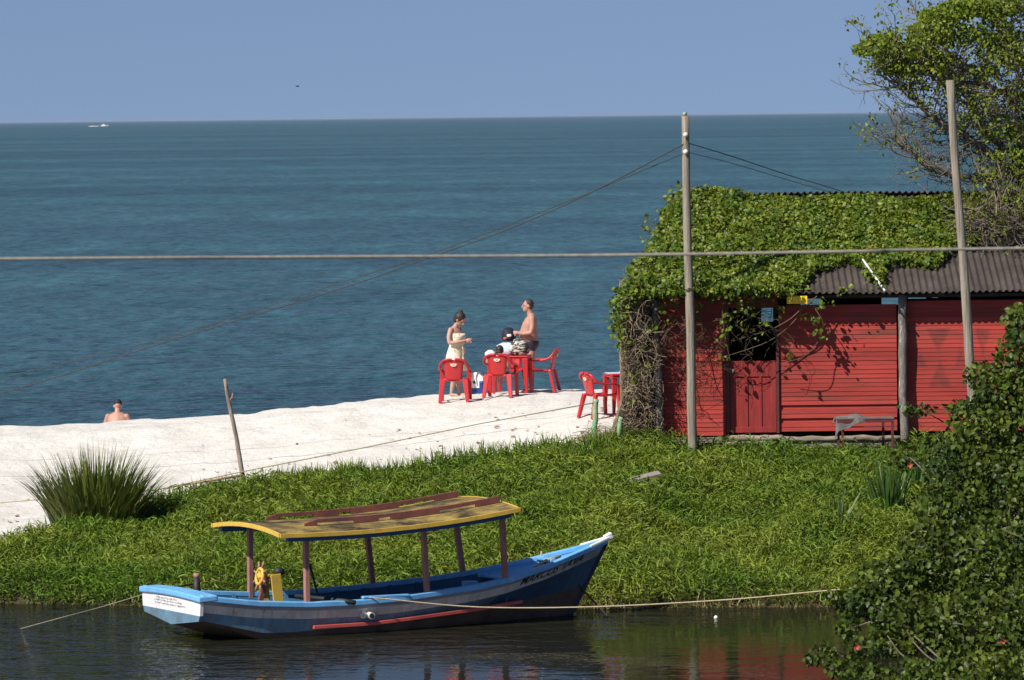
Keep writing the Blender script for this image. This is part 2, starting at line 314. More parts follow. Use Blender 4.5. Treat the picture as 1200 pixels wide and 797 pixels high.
def vnoise(x, y, s, seed=0):
    x = np.asarray(x, float)/s; y = np.asarray(y, float)/s; xi = np.floor(x); yi = np.floor(y); fx = x-xi; fy = y-yi; fx = fx*fx*(3-2*fx); fy = fy*fy*(3-2*fy)
    def h(a, b): t = np.sin(a*127.1+b*311.7+seed*74.7)*43758.5453; return t-np.floor(t)
    return (h(xi, yi)*(1-fx)+h(xi+1, yi)*fx)*(1-fy)+(h(xi, yi+1)*(1-fx)+h(xi+1, yi+1)*fx)*fy
# ------------------------------------------------------------------ terrain
TX = np.array([-40, -15, -8.6, -6.1, -4.65, -3.03, -1.52, .6, 1.35, 2.42, 3.4, 9, 40.])
TW = np.interp(TX, [-40, -15, -8.1, -5.87, 1.31, 4.72, 12, 40], [91.5, 90, 88.9, 88.0, 86.6, 86.5, 86, 85])
TE = np.interp(TX, [-40, -15, -8.55, -6.1, -4.65, -3.03, -1.52, .6, 1.35, 2.42, 3.4, 40], [91.6, 91.5, 93.6, 97.6, 98.6, 99.5, 100.1, 99.1, 98.7, 99.8, 101.5, 101.5])
ZE = np.interp(TX, [-40, -15, -8.55, -6.1, -4.65, -3.03, -1.52, .6, 1.35, 2.42, 3.4, 40], [.2, .2, .38, .84, 1.0, 1.19, 1.29, 1.58, 1.69, 1.78, 1.8, 1.8])
ZC = np.interp(TX, [-40, -10, -5.5, -3.33, -1.67, .83, 2.3, 3.4, 40], [1.3, 1.62, 1.82, 2.05, 2.18, 2.27, 2.27, 1.9, 1.9])
ZM = np.interp(TX, [-40, -8.6, -6.1, -4.65, -3.03, -1.52, .6, 1.35, 2.4, 3.4, 40], [.8, 1.02, 1.18, 1.27, 1.45, 1.6, 1.98, 2.16, 2.16, 1.82, 1.82])
def hz(x, y):
    x = np.atleast_1d(np.asarray(x, float)); y = np.atleast_1d(np.asarray(y, float))
    w, e, ze, zc, zm = (np.interp(x, TX, T) for T in (TW, TE, ZE, ZC, ZM))
    ay = np.stack([w-12, w-3, w, w+.5, e, np.maximum(e+.3, 103), 107.4+0*w, 110+0*w, 111+0*w, 113+0*w, 118+0*w, 127+0*w, 150+0*w, 400+0*w], 1)
    az = np.stack([0*w-2, 0*w-.6, 0*w-.03, 0*w+.16, ze, np.maximum(zm, ze+.02), zc-.02, zc, zc-.13, zc-.58, zc-1.1, 0*w-.15, 0*w-1.6, 0*w-4], 1)
    out = az[:, 0].copy()
    for i in range(ay.shape[1]-1):
        t = (y-ay[:, i])/(ay[:, i+1]-ay[:, i]); mk = (t >= 0) & (t < 1); out = np.where(mk, az[:, i]+(az[:, i+1]-az[:, i])*t, out)
    out = np.where(y >= ay[:, -1], az[:, -1], out)
    bank = np.clip((e-y)/1.5, 0, 1)*np.clip((y-w)/1.0, 0, 1)
    out = out+bank*((vnoise(x, y, 1.6, 3)-.5)*.40+(vnoise(x, y, .6, 4)-.5)*.20)
    sandm = np.clip((y-e)/1.0, 0, 1)*np.clip((112-y)/2, .25, 1)
    out = out+sandm*((vnoise(x, y, .9, 5)-.5)*.045+(vnoise(x, y, .30, 6)-.5)*.065)
    return out
def zat(x, y): return float(hz(x, y)[0])
def edge_y(x): return np.interp(x, TX, TE)+(vnoise(x, x*0, 1.1, 9)-.5)*.9
def axis(*segs): return np.unique(np.concatenate([np.arange(a, b, s) for a, b, s in segs]))
gx = axis((-40, -14, 1), (-14, 14, .16), (14, 41, 1)); gy = axis((74, 85, .8), (85, 114, .16), (114, 130, .6), (130, 400, 10))
XX, YY = np.meshgrid(gx, gy); ZZ = hz(XX.ravel(), YY.ravel()); V = np.stack([XX.ravel(), YY.ravel(), ZZ], 1)
nx, ny = len(gx), len(gy); I = np.arange(nx*ny).reshape(ny, nx)
Q = np.stack([I[:-1, :-1], I[:-1, 1:], I[1:, 1:], I[1:, :-1]], -1).reshape(-1, 4)
cx = V[Q].mean(1); isb = cx[:, 1] < edge_y(cx[:, 0])
def sub(name, q, m):
    u, inv = np.unique(q, return_inverse=True); o = link(name, npmesh(name, V[u], [inv.reshape(-1, 4)]), m, None, True); o['kind'] = 'structure'; return o
sub('river_bank', Q[isb], M['soil']); sub('beach', Q[~isb], M['sand'])
def plane(name, x0, x1, y0, y1, z, m, loc=True):
    c = Vector(((x0+x1)/2, (y0+y1)/2, z)); b = MB(); w, h = (x1-x0)/2, (y1-y0)/2
    b.add([(-w, -h, 0), (w, -h, 0), (w, h, 0), (-w, h, 0)], [(0, 1, 2, 3)]); o = b.build(name, m); o.location = c; o['kind'] = 'structure'; return o
o = plane('river_water', -60, 60, 30, 92, 0, M['river']); o.data.transform(Matrix.Translation(o.location)); o.location = (0, 0, 0)
o = plane('sea', -60000, 60000, 118, 90000, -.04, M['sea']); o.data.transform(Matrix.Translation(o.location)); o.location = (0, 0, 0)
# near bank on the right, carrying the shrub
b = MB(); rs = []
for i in range(13):
    y = 60+i*2.2; rs.append([(7.2+1.0*math.sin(i*.9)*.4, y, -.6), (7.9+.3*math.sin(i*1.7), y, .12), (9.5, y, .45), (14, y, .7), (40, y, .8)])
b.rings(rs, cap=False, closed=False); o = b.build('near_bank', M['soil'], smooth=True); o['kind'] = 'structure'
# ------------------------------------------------------------------ grass
def scatter(n, x0, x1, y0, y1):
    x = RNG.uniform(x0, x1, n); y = RNG.uniform(y0, y1, n); return x, y
x, y = scatter(520000, -13, 11.5, 86.4, 103)
w_ = np.interp(x, TX, TW); e_ = edge_y(x)
keep = (y > w_-.02+.22*np.clip((x+1)/2, 0, 1)*vnoise(x, y, .7, 55)) & (y < e_-.05) & ~((x > 2.6) & (y > 99.7)) & (RNG.uniform(0, 1, len(x)) < np.clip((e_-y)/.5+.25, 0, 1)) & (vnoise(x, y, .8, 21) > .06)
x = x[keep][:275000]; y = y[keep][:275000]; z = hz(x, y)+RNG.uniform(0, 1, min(275000, keep.sum()))**1.5*.20*(.5+vnoise(x, y, .9, 15))*np.clip((edge_y(x)-y)/.6, .1, 1)
mo = vnoise(x, y, 1.3, 14); n1 = 110000
ln = RNG.uniform(.12, .26, len(x))*(.8+.5*mo); wd = RNG.uniform(.010, .024, len(x))
P3 = np.stack([x, y, z-.02], 1)
g = blades('grass', P3[:n1], ln[:n1], wd[:n1], RNG.uniform(.5, 1.7, n1), M['grass']); tag(g, 'thick green grass covering the river bank', 'grass', kind='stuff')
C = P3[n1:].copy(); k = len(C); C[:, 2] += RNG.uniform(.02, .16, k)*(.5+vnoise(C[:, 0], C[:, 1], .45, 16))
a = RNG.uniform(0, 6.28, k); A = np.stack([np.cos(a), np.sin(a), RNG.normal(.35, .5, k)], 1); Nn = np.array([[-.25, -.35, 1.0]])+RNG.normal(0, .42, (k, 3))
g = leaves('bank_plants', C, A, Nn, RNG.uniform(.06, .165, k), M['grass'], None, .22); tag(g, 'low lance-leaved plants growing through the bank grass', 'ground cover', kind='stuff')
x, y = scatter(60000, -13, 10, 86, 92); w_ = np.interp(x, TX, TW); d = y-w_; pr = np.clip(1-d/1.3, 0, 1)*(vnoise(x, y, 1.7, 31) > .25)*np.clip((x+7)/7, .12, 1)
keep = (d > -.12) & (RNG.uniform(0, 1, len(x)) < pr); x = x[keep]; y = y[keep]
g = blades('dry_grass', np.stack([x, y, hz(x, y)-.02], 1), RNG.uniform(.14, .40, len(x)), RNG.uniform(.010, .022, len(x)), RNG.uniform(.5, 1.7, len(x)), M['drygrass']); tag(g, 'dry yellow grass along the waterline of the bank', 'grass', kind='stuff')
x, y = scatter(14000, 7.9, 17, 60, 85); zz = np.interp(x, [7.9, 9.5, 14, 40], [.12, .45, .7, .8])
g = blades('near_grass', np.stack([x, y, zz-.03], 1), RNG.uniform(.15, .4, len(x)), RNG.uniform(.014, .03, len(x)), RNG.uniform(.3, 1.4, len(x)), M['grass']); tag(g, 'grass on the near bank under the dark shrub', 'grass', kind='stuff')
# taller sprigs along the sand edge
x = RNG.uniform(-9, 2.4, 900); y = edge_y(x)+RNG.normal(-.1, .25, 900)
x = np.repeat(x, 5)+RNG.normal(0, .03, 4500); y = np.repeat(y, 5)+RNG.normal(0, .03, 4500)
g = blades('edge_weeds', np.stack([x, y, hz(x, y)-.02], 1), RNG.uniform(.2, .5, 4500), RNG.uniform(.014, .028, 4500), RNG.uniform(.1, .9, 4500), M['grass']); tag(g, 'taller loose grass sprigs where the bank meets the sand', 'weeds', kind='stuff')
# dead leaves on the sand
n = 160; x = RNG.uniform(-9, 2, n); y = edge_y(x)+np.abs(RNG.normal(.6, 3.2, n)); y = np.minimum(y, 109)
a = RNG.uniform(0, 6.28, n); A = np.stack([np.cos(a), np.sin(a), RNG.uniform(-.1, .3, n)], 1)
tag(leaves('dead_leaves', np.stack([x, y, hz(x, y)+.015], 1), A, np.stack([0*a, 0*a-.3, 1+0*a], 1), RNG.uniform(.04, .13, n), M['litter']), 'brown dead leaves scattered over the white sand', 'leaf litter', kind='stuff')
# tussock at the left
tp = G(112, 622, .6); tx, ty = tp.x, tp.y
t = empty('grass_tussock', (tx, ty, zat(tx, ty))); tag(t, 'big dark clump of long arching grass at the edge of the sand', 'grass clump')
n = 900; rr = np.sqrt(RNG.uniform(0, 1, n)); a = RNG.uniform(0, 6.28, n); cx_ = rr*np.cos(a)*.72; cy_ = rr*np.sin(a)*.6
C = np.stack([cx_, cy_, hz(tx+cx_, ty+cy_)-zat(tx, ty)-.03], 1)
blades('long_blades', C, RNG.uniform(1.0, 1.62, n)*(1.05-.14*rr), RNG.uniform(.028, .052, n), .10+rr*.62+RNG.normal(0, .14, n), M['tussock'], t, az=a+RNG.normal(0, .4, n), curl=1.0, seg=6)
n = 220; a = RNG.uniform(0, 6.28, n); rr = RNG.uniform(.3, .9, n); C = np.stack([rr*np.cos(a)*.8, rr*np.sin(a)*.6, 0*a+.02], 1)
blades('dead_blades', C, RNG.uniform(.3, .7, n), RNG.uniform(.014, .024, n), RNG.uniform(.5, 1.4, n), M['drygrass'], t, az=a, seg=6)
# reeds on the right half of the bank
def reed(px, py, Y, n, lo, hi, label, nd=3):
    p = P(px, py, Y); zz = zat(p.x, p.y); r = empty('reed_plant', (p.x, p.y, zz)); tag(r, label, 'reed plant', 'reed plants on the bank')
    a = RNG.uniform(0, 6.28, n); rr = RNG.uniform(0, .22, n); C = np.stack([rr*np.cos(a), rr*np.sin(a), 0*a-.02], 1)
    blades('leaf_blades', C, RNG.uniform(lo, hi, n), RNG.uniform(.03, .05, n), .08+RNG.uniform(0, .5, n), M['reed'], r, az=a, seg=6)
    if nd:
        a = RNG.uniform(0, 6.28, nd); C = np.stack([.1*np.cos(a), .1*np.sin(a)-.1, 0*a], 1)
        blades('dead_blades', C, RNG.uniform(.6, .8, nd), np.full(nd, .04), RNG.uniform(.7, 1.1, nd), M['drygrass'], r, az=a, seg=6)
reed(1043, 632, 93.5, 70, .9, 1.45, 'tall clump of upright reed leaves beside the dark shrub', 0)
reed(1075, 600, 95.2, 40, .8, 1.2, 'narrow clump of reed leaves rising behind the dark shrub', 0)
reed(985, 668, 91.2, 26, .4, .8, 'low reed clump with pale dead leaves in the middle of the bank', 6)
# ------------------------------------------------------------------ utility poles, stakes, ropes
def pole(name, base, top, r0_, r1_, m, label, cat, group=None, parts=None, n=14):
    base = Vector(base); top = Vector(top); b = MB(); k = 16; pts = []; rad = []
    for i in range(k+1):
        p = (top-base)*(i/k); p += Vector((math.sin(i*.7+base.x)*.008, math.cos(i*.9)*.006, 0)); pts.append(p); rad.append(r0_+(r1_-r0_)*i/k)
    b.tube(pts, rad, n, jit=.05); o = b.build(name, m, None, True); o.location = base; tag(o, label, cat, group); return o
bp = P(812.5, 524, 99.35); bp.z = zat(bp.x, bp.y)-.2
p1 = pole('utility_pole', bp, P(802.5, 136, 99.35), .088, .066, M['pole'], 'weathered utility pole in front of the vine roof carrying two wires', 'utility pole', 'utility poles')
for py, dx in ((158, -.03), (178, .03)):
    b = MB(); q = P(803.5, py, 99.27)-Vector(bp); b.tube([q, q+Vector((0, -.03, .0)), q+Vector((0, -.06, .0))], [.035, .045, .03], 10); b.build('insulator', M['white'], p1, True)
for q0 in range(1):
    b = MB()
    q = P(802.5, 134, 99.35)-Vector(bp); b.tube([q+Vector((0, 0, -.02)), q+Vector((0, 0, .04))], [.045, .03], 10)
b.build('pole_cap', M['greenpaint'], p1, True)
bp2 = P(1147, 560, 97.2); bp2.z = zat(bp2.x, bp2.y)-.2
pole('utility_pole', bp2, P(1113, 94, 97.2), .088, .068, M['pole'], 'leaning bare utility pole beside the tree and dark shrub', 'utility pole', 'utility poles')
sp = P(291.5, 566, 98.6); sp.z = zat(sp.x, sp.y)-.2
st = pole('wooden_stake', sp, P(263.5, 444, 98.6), .045, .032, M['stake'], 'crooked bark stake leaning at the edge of the sand', 'stake')
b = MB(); q = P(269, 470, 98.6)-sp; b.tube([q, q+Vector((.05, -.02, .06)), q+Vector((.06, -.02, .14))], [.022, .02, .012], 6); b.build('side_branch', M['stake'], st)
gp = P(695.5, 517, 99.9); gp.z = zat(gp.x, gp.y)-.1
pole('fence_post', gp, P(698.5, 468, 99.9), .052, .05, M['greenpaint'], 'upright green painted post in front of the side-on red chair', 'post', 'green painted posts')
gp = P(722, 521, 99.3); gp.z = zat(gp.x, gp.y)-.1
pole('fence_post', gp, P(728, 489, 99.3), .046, .045, M['greenpaint'], 'leaning pale green post at the foot of the dry vine', 'post', 'green painted posts')
def line(name, pts, r, m, label, cat, group=None, n=6):
    b = MB(); b.tube(pts, r, n); o = b.build(name, m, None, True); tag(o, label, cat, group); return o
def wpath(pix, Y0, Y1):
    k = len(pix); return smooth_path([P(px, py, Y0+(Y1-Y0)*i/(k-1)) for i, (px, py) in enumerate(pix)], 8)
line('utility_wire', wpath([(803, 168), (700, 222), (600, 267), (500, 303), (400, 338), (200, 399), (0, 461), (-200, 505), (-420, 548), (-620, 583)], 99.3, 104), .011, M['wire'], 'dark overhead wire falling left from the pole, lower of two', 'wire', 'overhead wires')
line('utility_wire', wpath([(803, 179), (700, 222), (600, 262), (500, 299), (400, 331), (200, 394), (0, 443), (-200, 482), (-420, 526), (-640, 571)], 99.3, 106), .008, M['wire'], 'thin overhead wire falling left from the pole, ending higher of two', 'wire', 'overhead wires')
line('utility_wire', wpath([(804, 167), (860, 184), (920, 204), (985, 224), (1060, 250)], 99.3, 110), .009, M['wire'], 'dark wire from the pole down behind the vine roof, upper of two', 'wire', 'overhead wires')
line('utility_wire', wpath([(804, 178), (860, 192), (920, 210), (985, 229), (1060, 252)], 99.3, 110), .006, M['wire'], 'thin wire from the pole down behind the vine roof, lower of two', 'wire', 'overhead wires')
line('mooring_cable', smooth_path([P(-6500, 362, 26), P(-2500, 324, 26.8), P(-120, 304.5, 27.5), P(300, 301.5, 27.8), P(600, 300, 28), P(800, 298, 28), P(1010, 294.5, 28), P(1320, 289.5, 28.3), P(3500, 262, 29), P(7500, 205, 30)], 8), .0085, M['ropegrey'], 'long grey rope stretched straight across the whole view', 'rope')
def rope_on(pix):
    out = []
    for px, py, Y, hgt in pix:
        p = P(px, py, Y); out.append(p)
    return out
line('beach_rope', rope_on([(-60, 594, 97.6, 0), (90, 582, 97.8, 0), (185, 574, 98.2, 0), (240, 562, 98.4, 0), (288, 552, 98.55, 0), (420, 526, 99, 0), (560, 497, 99.5, 0), (697, 472, 99.88, 0)]), .010, M['ropetan'], 'thin tan rope from the crooked stake to the green post', 'rope')
c0 = P(192, 572, 98.3); c1 = P(284, 557, 98.45)
line('cane_pole', [c0, c0.lerp(c1, .5), c1], [.018, .022, .026], M['bamboo'], 'dry cane pole lying by the crooked stake', 'cane')
pk = P(745, 577, 94.9); pk.z = zat(pk.x, pk.y)
b = MB(); b.box((0, 0, .28), (.86, .26, .05), Euler((R(8), R(-13), R(10))).to_matrix()); b.box((.25, -.05, .2), (.5, .1, .06), Euler((0, R(10), R(-30))).to_matrix())
o = b.build('old_plank', M['plank'], bevel=.006); o.location = pk; tag(o, 'weathered grey plank half sunk in the bank grass', 'plank')
fl = G(839, 725, 0)
b = MB(); b.ell((0, 0, .015), (.032, .032, .03), 12, 8); b.tube([(0, 0, .03), (0, 0, .05)], .010, 8); o = b.build('mooring_float', M['white'], None, True); o.location = fl; tag(o, 'small white float on the dark river water', 'float')
# ------------------------------------------------------------------ boat
BO = (-4.98, 82.76, 0); BA = R(26)
boat = empty('tour_boat', BO, BA); tag(boat, 'blue and white wooden boat with a mossy yellow canopy moored on the river', 'boat')
US = [0, .87, 1.69, 2.51, 3.34, 4.56, 5.2, 6.03, 6.75, 7.17]
def ws(u): return float(np.interp(u, US, [.655, .535, .478, .468, .498, .585, .665, .825, 1.0, 1.12]))
def hs(u): return float(np.interp(u, [0, .87, 1.7, 3.3, 4.56, 5.2, 6.03, 6.75, 7.17], [1.12, 1.12, 1.10, 1.05, .88, .73, .46, .18, .035]))
def ust(w): return 6.475+.56*w
T = np.linspace(0, 1, 49)
def curve(wf, hf):
    ue = ust(wf(1)); return [Vector((ue*t_-.07*(1-t_), hf(t_), wf(t_))) for t_ in T]
def itp(xs, ys): return lambda t_: float(np.interp(t_, xs, ys))
sheer = curve(lambda t_: ws(7.17*t_), lambda t_: hs(7.17*t_))
bandA = curve(lambda t_: ws(7.17*t_)-.10, lambda t_: hs(7.17*t_)*.995-.008)
bandB = curve(lambda t_: ws(7.17*t_)-.22, lambda t_: max(.02, hs(7.17*t_)*.97-.02))
dkw = itp([0, .08, .15, .22, .38, .5, .64, .75, .88, 1], [.32, .19, .08, .07, .10, .16, .22, .26, .33, .42])
darkc = curve(dkw, lambda t_: max(.02, hs(7.17*t_)*itp([0, .5, .8, 1], [.93, .9, .78, .5])(t_)))
chw = itp([0, .08, .15, .25, .5, .8, 1], [.30, .15, -.02, -.14, -.2, -.15, .0])
chine = curve(chw, lambda t_: max(.015, hs(7.17*t_)*itp([0, .5, .8, 1], [.9, .82, .6, .4])(t_)))
keelw = itp([0, .08, .17, .3, .8, 1], [.187, .03, -.17, -.36, -.36, -.3]); keel = curve(keelw, lambda t_: 0)
b = MB()
cs = [sheer, bandA, bandB, darkc, chine, keel]; sm = [2, 1, 0, 3, 3]
for sgn in (-1, 1):
    for k in range(5):
        A_, B_ = cs[k], cs[k+1]
        for i in range(48):
            q = [A_[i], A_[i+1], B_[i+1], B_[i]]; q = [Vector((p.x, p.y*sgn, p.z)) for p in q]
            m_ = sm[k]
            if k == 2 and T[i] > .70: m_ = 4
            if k == 1 and T[i] > .9: m_ = 2
            b.add(q, [(0, 1, 2, 3)], m_)
hull = b.build('hull', [M['hullblue'], M['hullwhite'], M['hullgrey'], M['hullbottom'], M['navy']], boat)
md = hull.modifiers.new('weld', 'WELD'); md.merge_threshold = .002
# stem post
b = MB(); b.bar((ust(-.2)-.01, 0, -.2), (ust(1.09)+.01, 0, 1.09), .07, .08, upv=(1, 0, 0)); b.build('stem_post', M['stem'], boat, bevel=.01)
# transom
b = MB(); arc = [(v, .645-.035*abs(v/1.12)**2-.02) for v in np.linspace(-1.12, 1.12, 9)]
pts = [(-.07, v, w) for v, w in arc]; n = len(pts); low = [(-.07, v*.975, .385-.0*abs(v)) for v, w in arc]
b.add(pts+low, [(i, i+1, n+i+1, n+i) for i in range(n-1)], 0)
l2 = [(-.07, v*.97, .385) for v, w in arc]; l3 = [(-.07, v*.93, .187+(.115)*abs(v)/1.12) for v, w in arc]
b.add(l2+l3, [(i, i+1, n+i+1, n+i) for i in range(n-1)], 1)
tr = b.build('transom', [M['transomwhite'], M['hullblue']], boat)
md = tr.modifiers.new('solid', 'SOLIDIFY'); md.thickness = .05; md.offset = 0
b = MB(); random.seed(5)
for row, (w_, v0, v1) in enumerate(((.555, .55, -.25), (.515, .62, -.42), (.475, .60, -.55))):
    v = v0
    while v > v1:
        hh = random.uniform(.012, .028); b.box((-.0985, v, w_+random.uniform(-.006, .006)), (.003, random.uniform(.008, .02), hh)); v -= random.uniform(.026, .05)
b.build('worn_lettering', M['inkfaded'], tr)
# gunwale rails
def rail(sgn):
    b = MB(); rs = []
    for p in sheer:
        y_ = p.y*sgn; o_ = .035*sgn; i_ = -.085*sgn
        if abs(p.y) < .1: i_ = -p.y*sgn*.95
        rs.append([(p.x, y_+o_, p.z-.05), (p.x, y_+o_, p.z+.03), (p.x, y_+i_, p.z+.035), (p.x, y_+i_, p.z-.04)])
    b.rings(rs); return b.build('gunwale', M['skyblue'], boat, bevel=.012)
rail(-1); rail(1)
b = MB(); rs = []
for v in np.linspace(-1.16, 1.16, 13):
    zc_ = .66-.03*abs(v/1.16)**2+.02; rs.append([(-.13, v, zc_-.065), (-.13, v, zc_+.018), (.16, v, zc_+.03), (.16, v, zc_-.05)])
b.rings(rs); b.build('stern_rail', M['skyblue'], boat, bevel=.015)
# inside skin, floor, frames
b = MB(); ii = range(1, 46)
for sgn in (-1, 1):
    for i in range(1, 37):
        a0, a1 = sheer[i], sheer[i+1]
        def inn(p, k): return Vector((p.x, max(.01, p.y-.06)*sgn, p.z-.02)) if k == 0 else Vector((p.x-.02*0, max(.005, p.y*(.80-.10*max(0, p.x-4))-.08)*sgn, max(.15+max(0, p.x-4.6)*.2, .42-.22*p.x)))
        b.add([inn(a0, 0), inn(a1, 0), inn(a1, 1), inn(a0, 1)], [(0, 1, 2, 3)], 0)
        if sgn == 1:
            f0, f1 = inn(a0, 1), inn(a1, 1); b.add([f0, f1, Vector((f1.x, -f1.y, f1.z)), Vector((f0.x, -f0.y, f0.z))], [(0, 1, 2, 3)], 0)
b.build('inner_planking', M['inblue'], boat)
b = MB()
for u in np.arange(.5, 5.2, .42):
    for sgn in (-1, 1):
        b = MB(); b.bar((u, (hs(u)-.085)*sgn, ws(u)-.03), (u, max(.02, hs(u)*.80-.10)*sgn, max(.2, .44-.22*u)), .05, .045, upv=(1, 0, 0)); b.build('frame', M['inblue'], boat)
for sgn in (-1, 1):
    b = MB()
    for dz in (.17,):
        pr = None
        for u in np.linspace(.3, 5.3, 20):
            q = Vector((u, max(.02, hs(u)-.125)*sgn, ws(u)-dz))
            if pr: b.bar(pr, q, .05, .07)
            pr = q
    b.build('stringer', M['inblue'], boat)
# seats and decks
def thwart(u, dz, wd, hw=None):
    h_ = hs(u)-.14; b = MB(); b.box((u, 0, ws(u)-dz), (wd, 2*h_, .04)); return b.build('seat_board', M['inblue'], boat, bevel=.006)
thwart(2.35, .10, .62); thwart(2.95, .14, .30); thwart(4.1, .16, .3); thwart(.9, .14, .3)
b = MB(); rs = []
for u in np.linspace(0.08, .5, 4): rs.append([(u, -hs(u)+.1, ws(u)-.09), (u, hs(u)-.1, ws(u)-.09)])
b.rings(rs, cap=False, closed=False); o = b.build('stern_deck', M['skyblue'], boat); md = o.modifiers.new('s', 'SOLIDIFY'); md.thickness = .03
b = MB(); rs = []
for u in np.linspace(5.25, 6.98, 10): h_ = max(.02, hs(u)-.09); rs.append([(u, -h_, ws(u)-.075), (u, h_, ws(u)-.075)])
b.rings(rs, cap=False, closed=False); o = b.build('foredeck', M['deckblue'], boat); md = o.modifiers.new('s', 'SOLIDIFY'); md.thickness = .03
b = MB()
for sgn in (-1, 1):
    pr = None
    for u in np.linspace(5.2, 6.7, 8):
        q = Vector((u, max(.03, hs(u)-.15)*sgn, ws(u)-.045))
        if pr: b.bar(pr, q, .03, .05)
        pr = q
b.build('deck_stringers', M['deckblue'], boat)
# breasthook at the bow tip
b = MB()
for sgn in (-1, 1):
    pr = None
    rs = []
    for u in np.linspace(6.74, 7.2, 8):
        y_ = max(.0, hs(u)-.02)*sgn; z_ = ws(u)+.01; rs.append([(u, y_-.035, z_), (u, y_+.035, z_), (u, y_+.03, z_+.055), (u, y_-.03, z_+.055)])
    b.rings(rs)
b.box((7.14, 0, 1.165), (.13, .10, .10), Euler((0, R(-25), 0)).to_matrix()); b.build('breasthook', M['white'], boat, bevel=.015)
# mooring bitt and anchor on the foredeck
b = MB(); u = 6.05; b.box((u, 0, ws(u)-.02), (.1, .1, .22)); b.bar((u, -.30, ws(u)+.03), (u, .20, ws(u)+.03), .08, .08); b.build('mooring_bitt', M['skyblue'], boat, bevel=.012)
b = MB(); b.tube([(5.62, -.30, ws(5.6)-.03), (5.8, -.26, ws(5.8)+.02), (6.0, -.24, ws(6.0)+.06), (6.22, -.2, ws(6.2)+.05)], [.022, .03, .035, .02], 8); b.tube([(6.05, .18, ws(6)-.1), (6.1, .2, ws(6)+.16)], [.022, .016], 7)
o = b.build('anchor_stock', M['ropetan'], boat, True)
b = MB(); b.tube([(5.93, -.34, ws(5.93)-.0), (5.93, -.2, ws(5.93)+.03), (5.93, -.12, ws(5.93)-.05)], .035, 8); b.build('rope_lashing', M['black'], boat, True)
# rubbing strake
b = MB(); rs = []
def sk_w(u): return float(np.interp(u, [1.7, 2.7, 3.55, 4.56, 5.4], [.155, .160, .215, .275, .33]))
for u in np.linspace(1.72, 5.35, 26):
    tt = u/6.6; w_ = sk_w(u); a_ = hs(u); dk = a_*.955+.012*(1-(u-1.7)/3.7); d_ = .035*(1-max(0, (u-4.4)/1.0)) if u > 4.4 else .035
    rs.append([(u, -(dk-.05), w_-.05), (u, -(dk+d_), w_-.05), (u, -(dk+d_), w_), (u, -(dk-.05), w_+.005)])
b.rings(rs); b.build('rubbing_strake', M['strakered'], boat, bevel=.006)
# exhaust stub, shadowing pipe, rust fitting
u = 2.62; b = MB(); b.tube([(u-.1, -hs(u)+.02, ws(u)-.2), (u-.1, -hs(u)-.03, ws(u)-.2)], .05, 14); o = b.build('exhaust_flange', M['hullwhite'], boat)
b = MB(); b.tube([(u, -hs(u)+.05, ws(u)-.2), (u, -hs(u)-.10, ws(u)-.21)], .05, 14); b.tube([(u, -hs(u)-.099, ws(u)-.21), (u, -hs(u)-.103, ws(u)-.21)], .038, 14, 1); b.build('exhaust_pipe', [M['hullwhite'], M['black']], boat)
b = MB(); b.tube([(1.66, -.55, .56), (2.2, -1.06, .50), (2.34, -1.2, .475)], [.03, .034, .036], 8); b.build('bilge_pipe', M['black'], boat, True)
b = MB(); b.tube([(2.25, -.15, .35), (2.1, -.1, .98)], .018, 7); b.build('tiller_rod', M['black'], boat, True)
b = MB(); b.box((4.62, -.35, ws(4.6)-.02), (.22, .14, .12)); b.build('seat_block', M['skyblue'], boat, bevel=.01)
b = MB(); b.box((2.9, -hs(2.9)+.03, ws(2.9)+.05), (.75, .12, .035)); b.build('rail_pad', M['skyblue'], boat, bevel=.008)
# canopy
CU = np.linspace(1.14, 4.99, 14)
def cw(u): return 1.455+.245*((u-1.9)/3.2)**2*(1 if u > 1.9 else .3)
HC = 1.27
def sect(u, top, bot, hw_=HC, n=9):
    tpts = [(u, v, cw(u)+top+.085*(1-(v/HC)**2)) for v in np.linspace(-hw_, hw_, n)]; bpts = [(u, v, cw(u)+bot+.085*(1-(v/HC)**2)) for v in np.linspace(hw_, -hw_, n)]
    return tpts+bpts
b = MB(); b.rings([sect(u, .085, .05) for u in CU]); cano = b.build('canopy', M['canopytop'], boat)
def edgeband(us, z0, z1, off, name, m):
    b = MB()
    for sgn in (-1, 1):
        rs = []
        for u in us: rs.append([(u, (HC+off-.03)*sgn, cw(u)+z0), (u, (HC+off)*sgn, cw(u)+z0), (u, (HC+off)*sgn, cw(u)+z1), (u, (HC+off-.03)*sgn, cw(u)+z1)])
        b.rings(rs)
    for u, du in ((us[0], -1), (us[-1], 1)):
        rs = []
        for v in np.linspace(-HC+.031, HC-.031, 11):
            k = .085*(1-(v/HC)**2); rs.append([(u, v, cw(u)+z0+k), (u+.03*du*0+.03*(-du), v, cw(u)+z0+k), (u+.03*(-du), v, cw(u)+z1+k), (u, v, cw(u)+z1+k)])
        b.rings(rs)
    return b.build(name, m, cano, bevel=.005)
edgeband([CU[0]-.032]+list(CU[1:-1])+[CU[-1]+.032], .022, .088, .033, 'edge_trim', M['yellow'])
b = MB()
for sgn in (-1, 1):
    rs = []
    for u in [1.24]+list(CU[1:-1])+[4.88]: rs.append([(u, (HC-.09)*sgn, cw(u)-.035), (u, (HC-.005)*sgn, cw(u)-.035), (u, (HC-.005)*sgn, cw(u)+.021), (u, (HC-.09)*sgn, cw(u)+.048)])
    b.rings(rs)
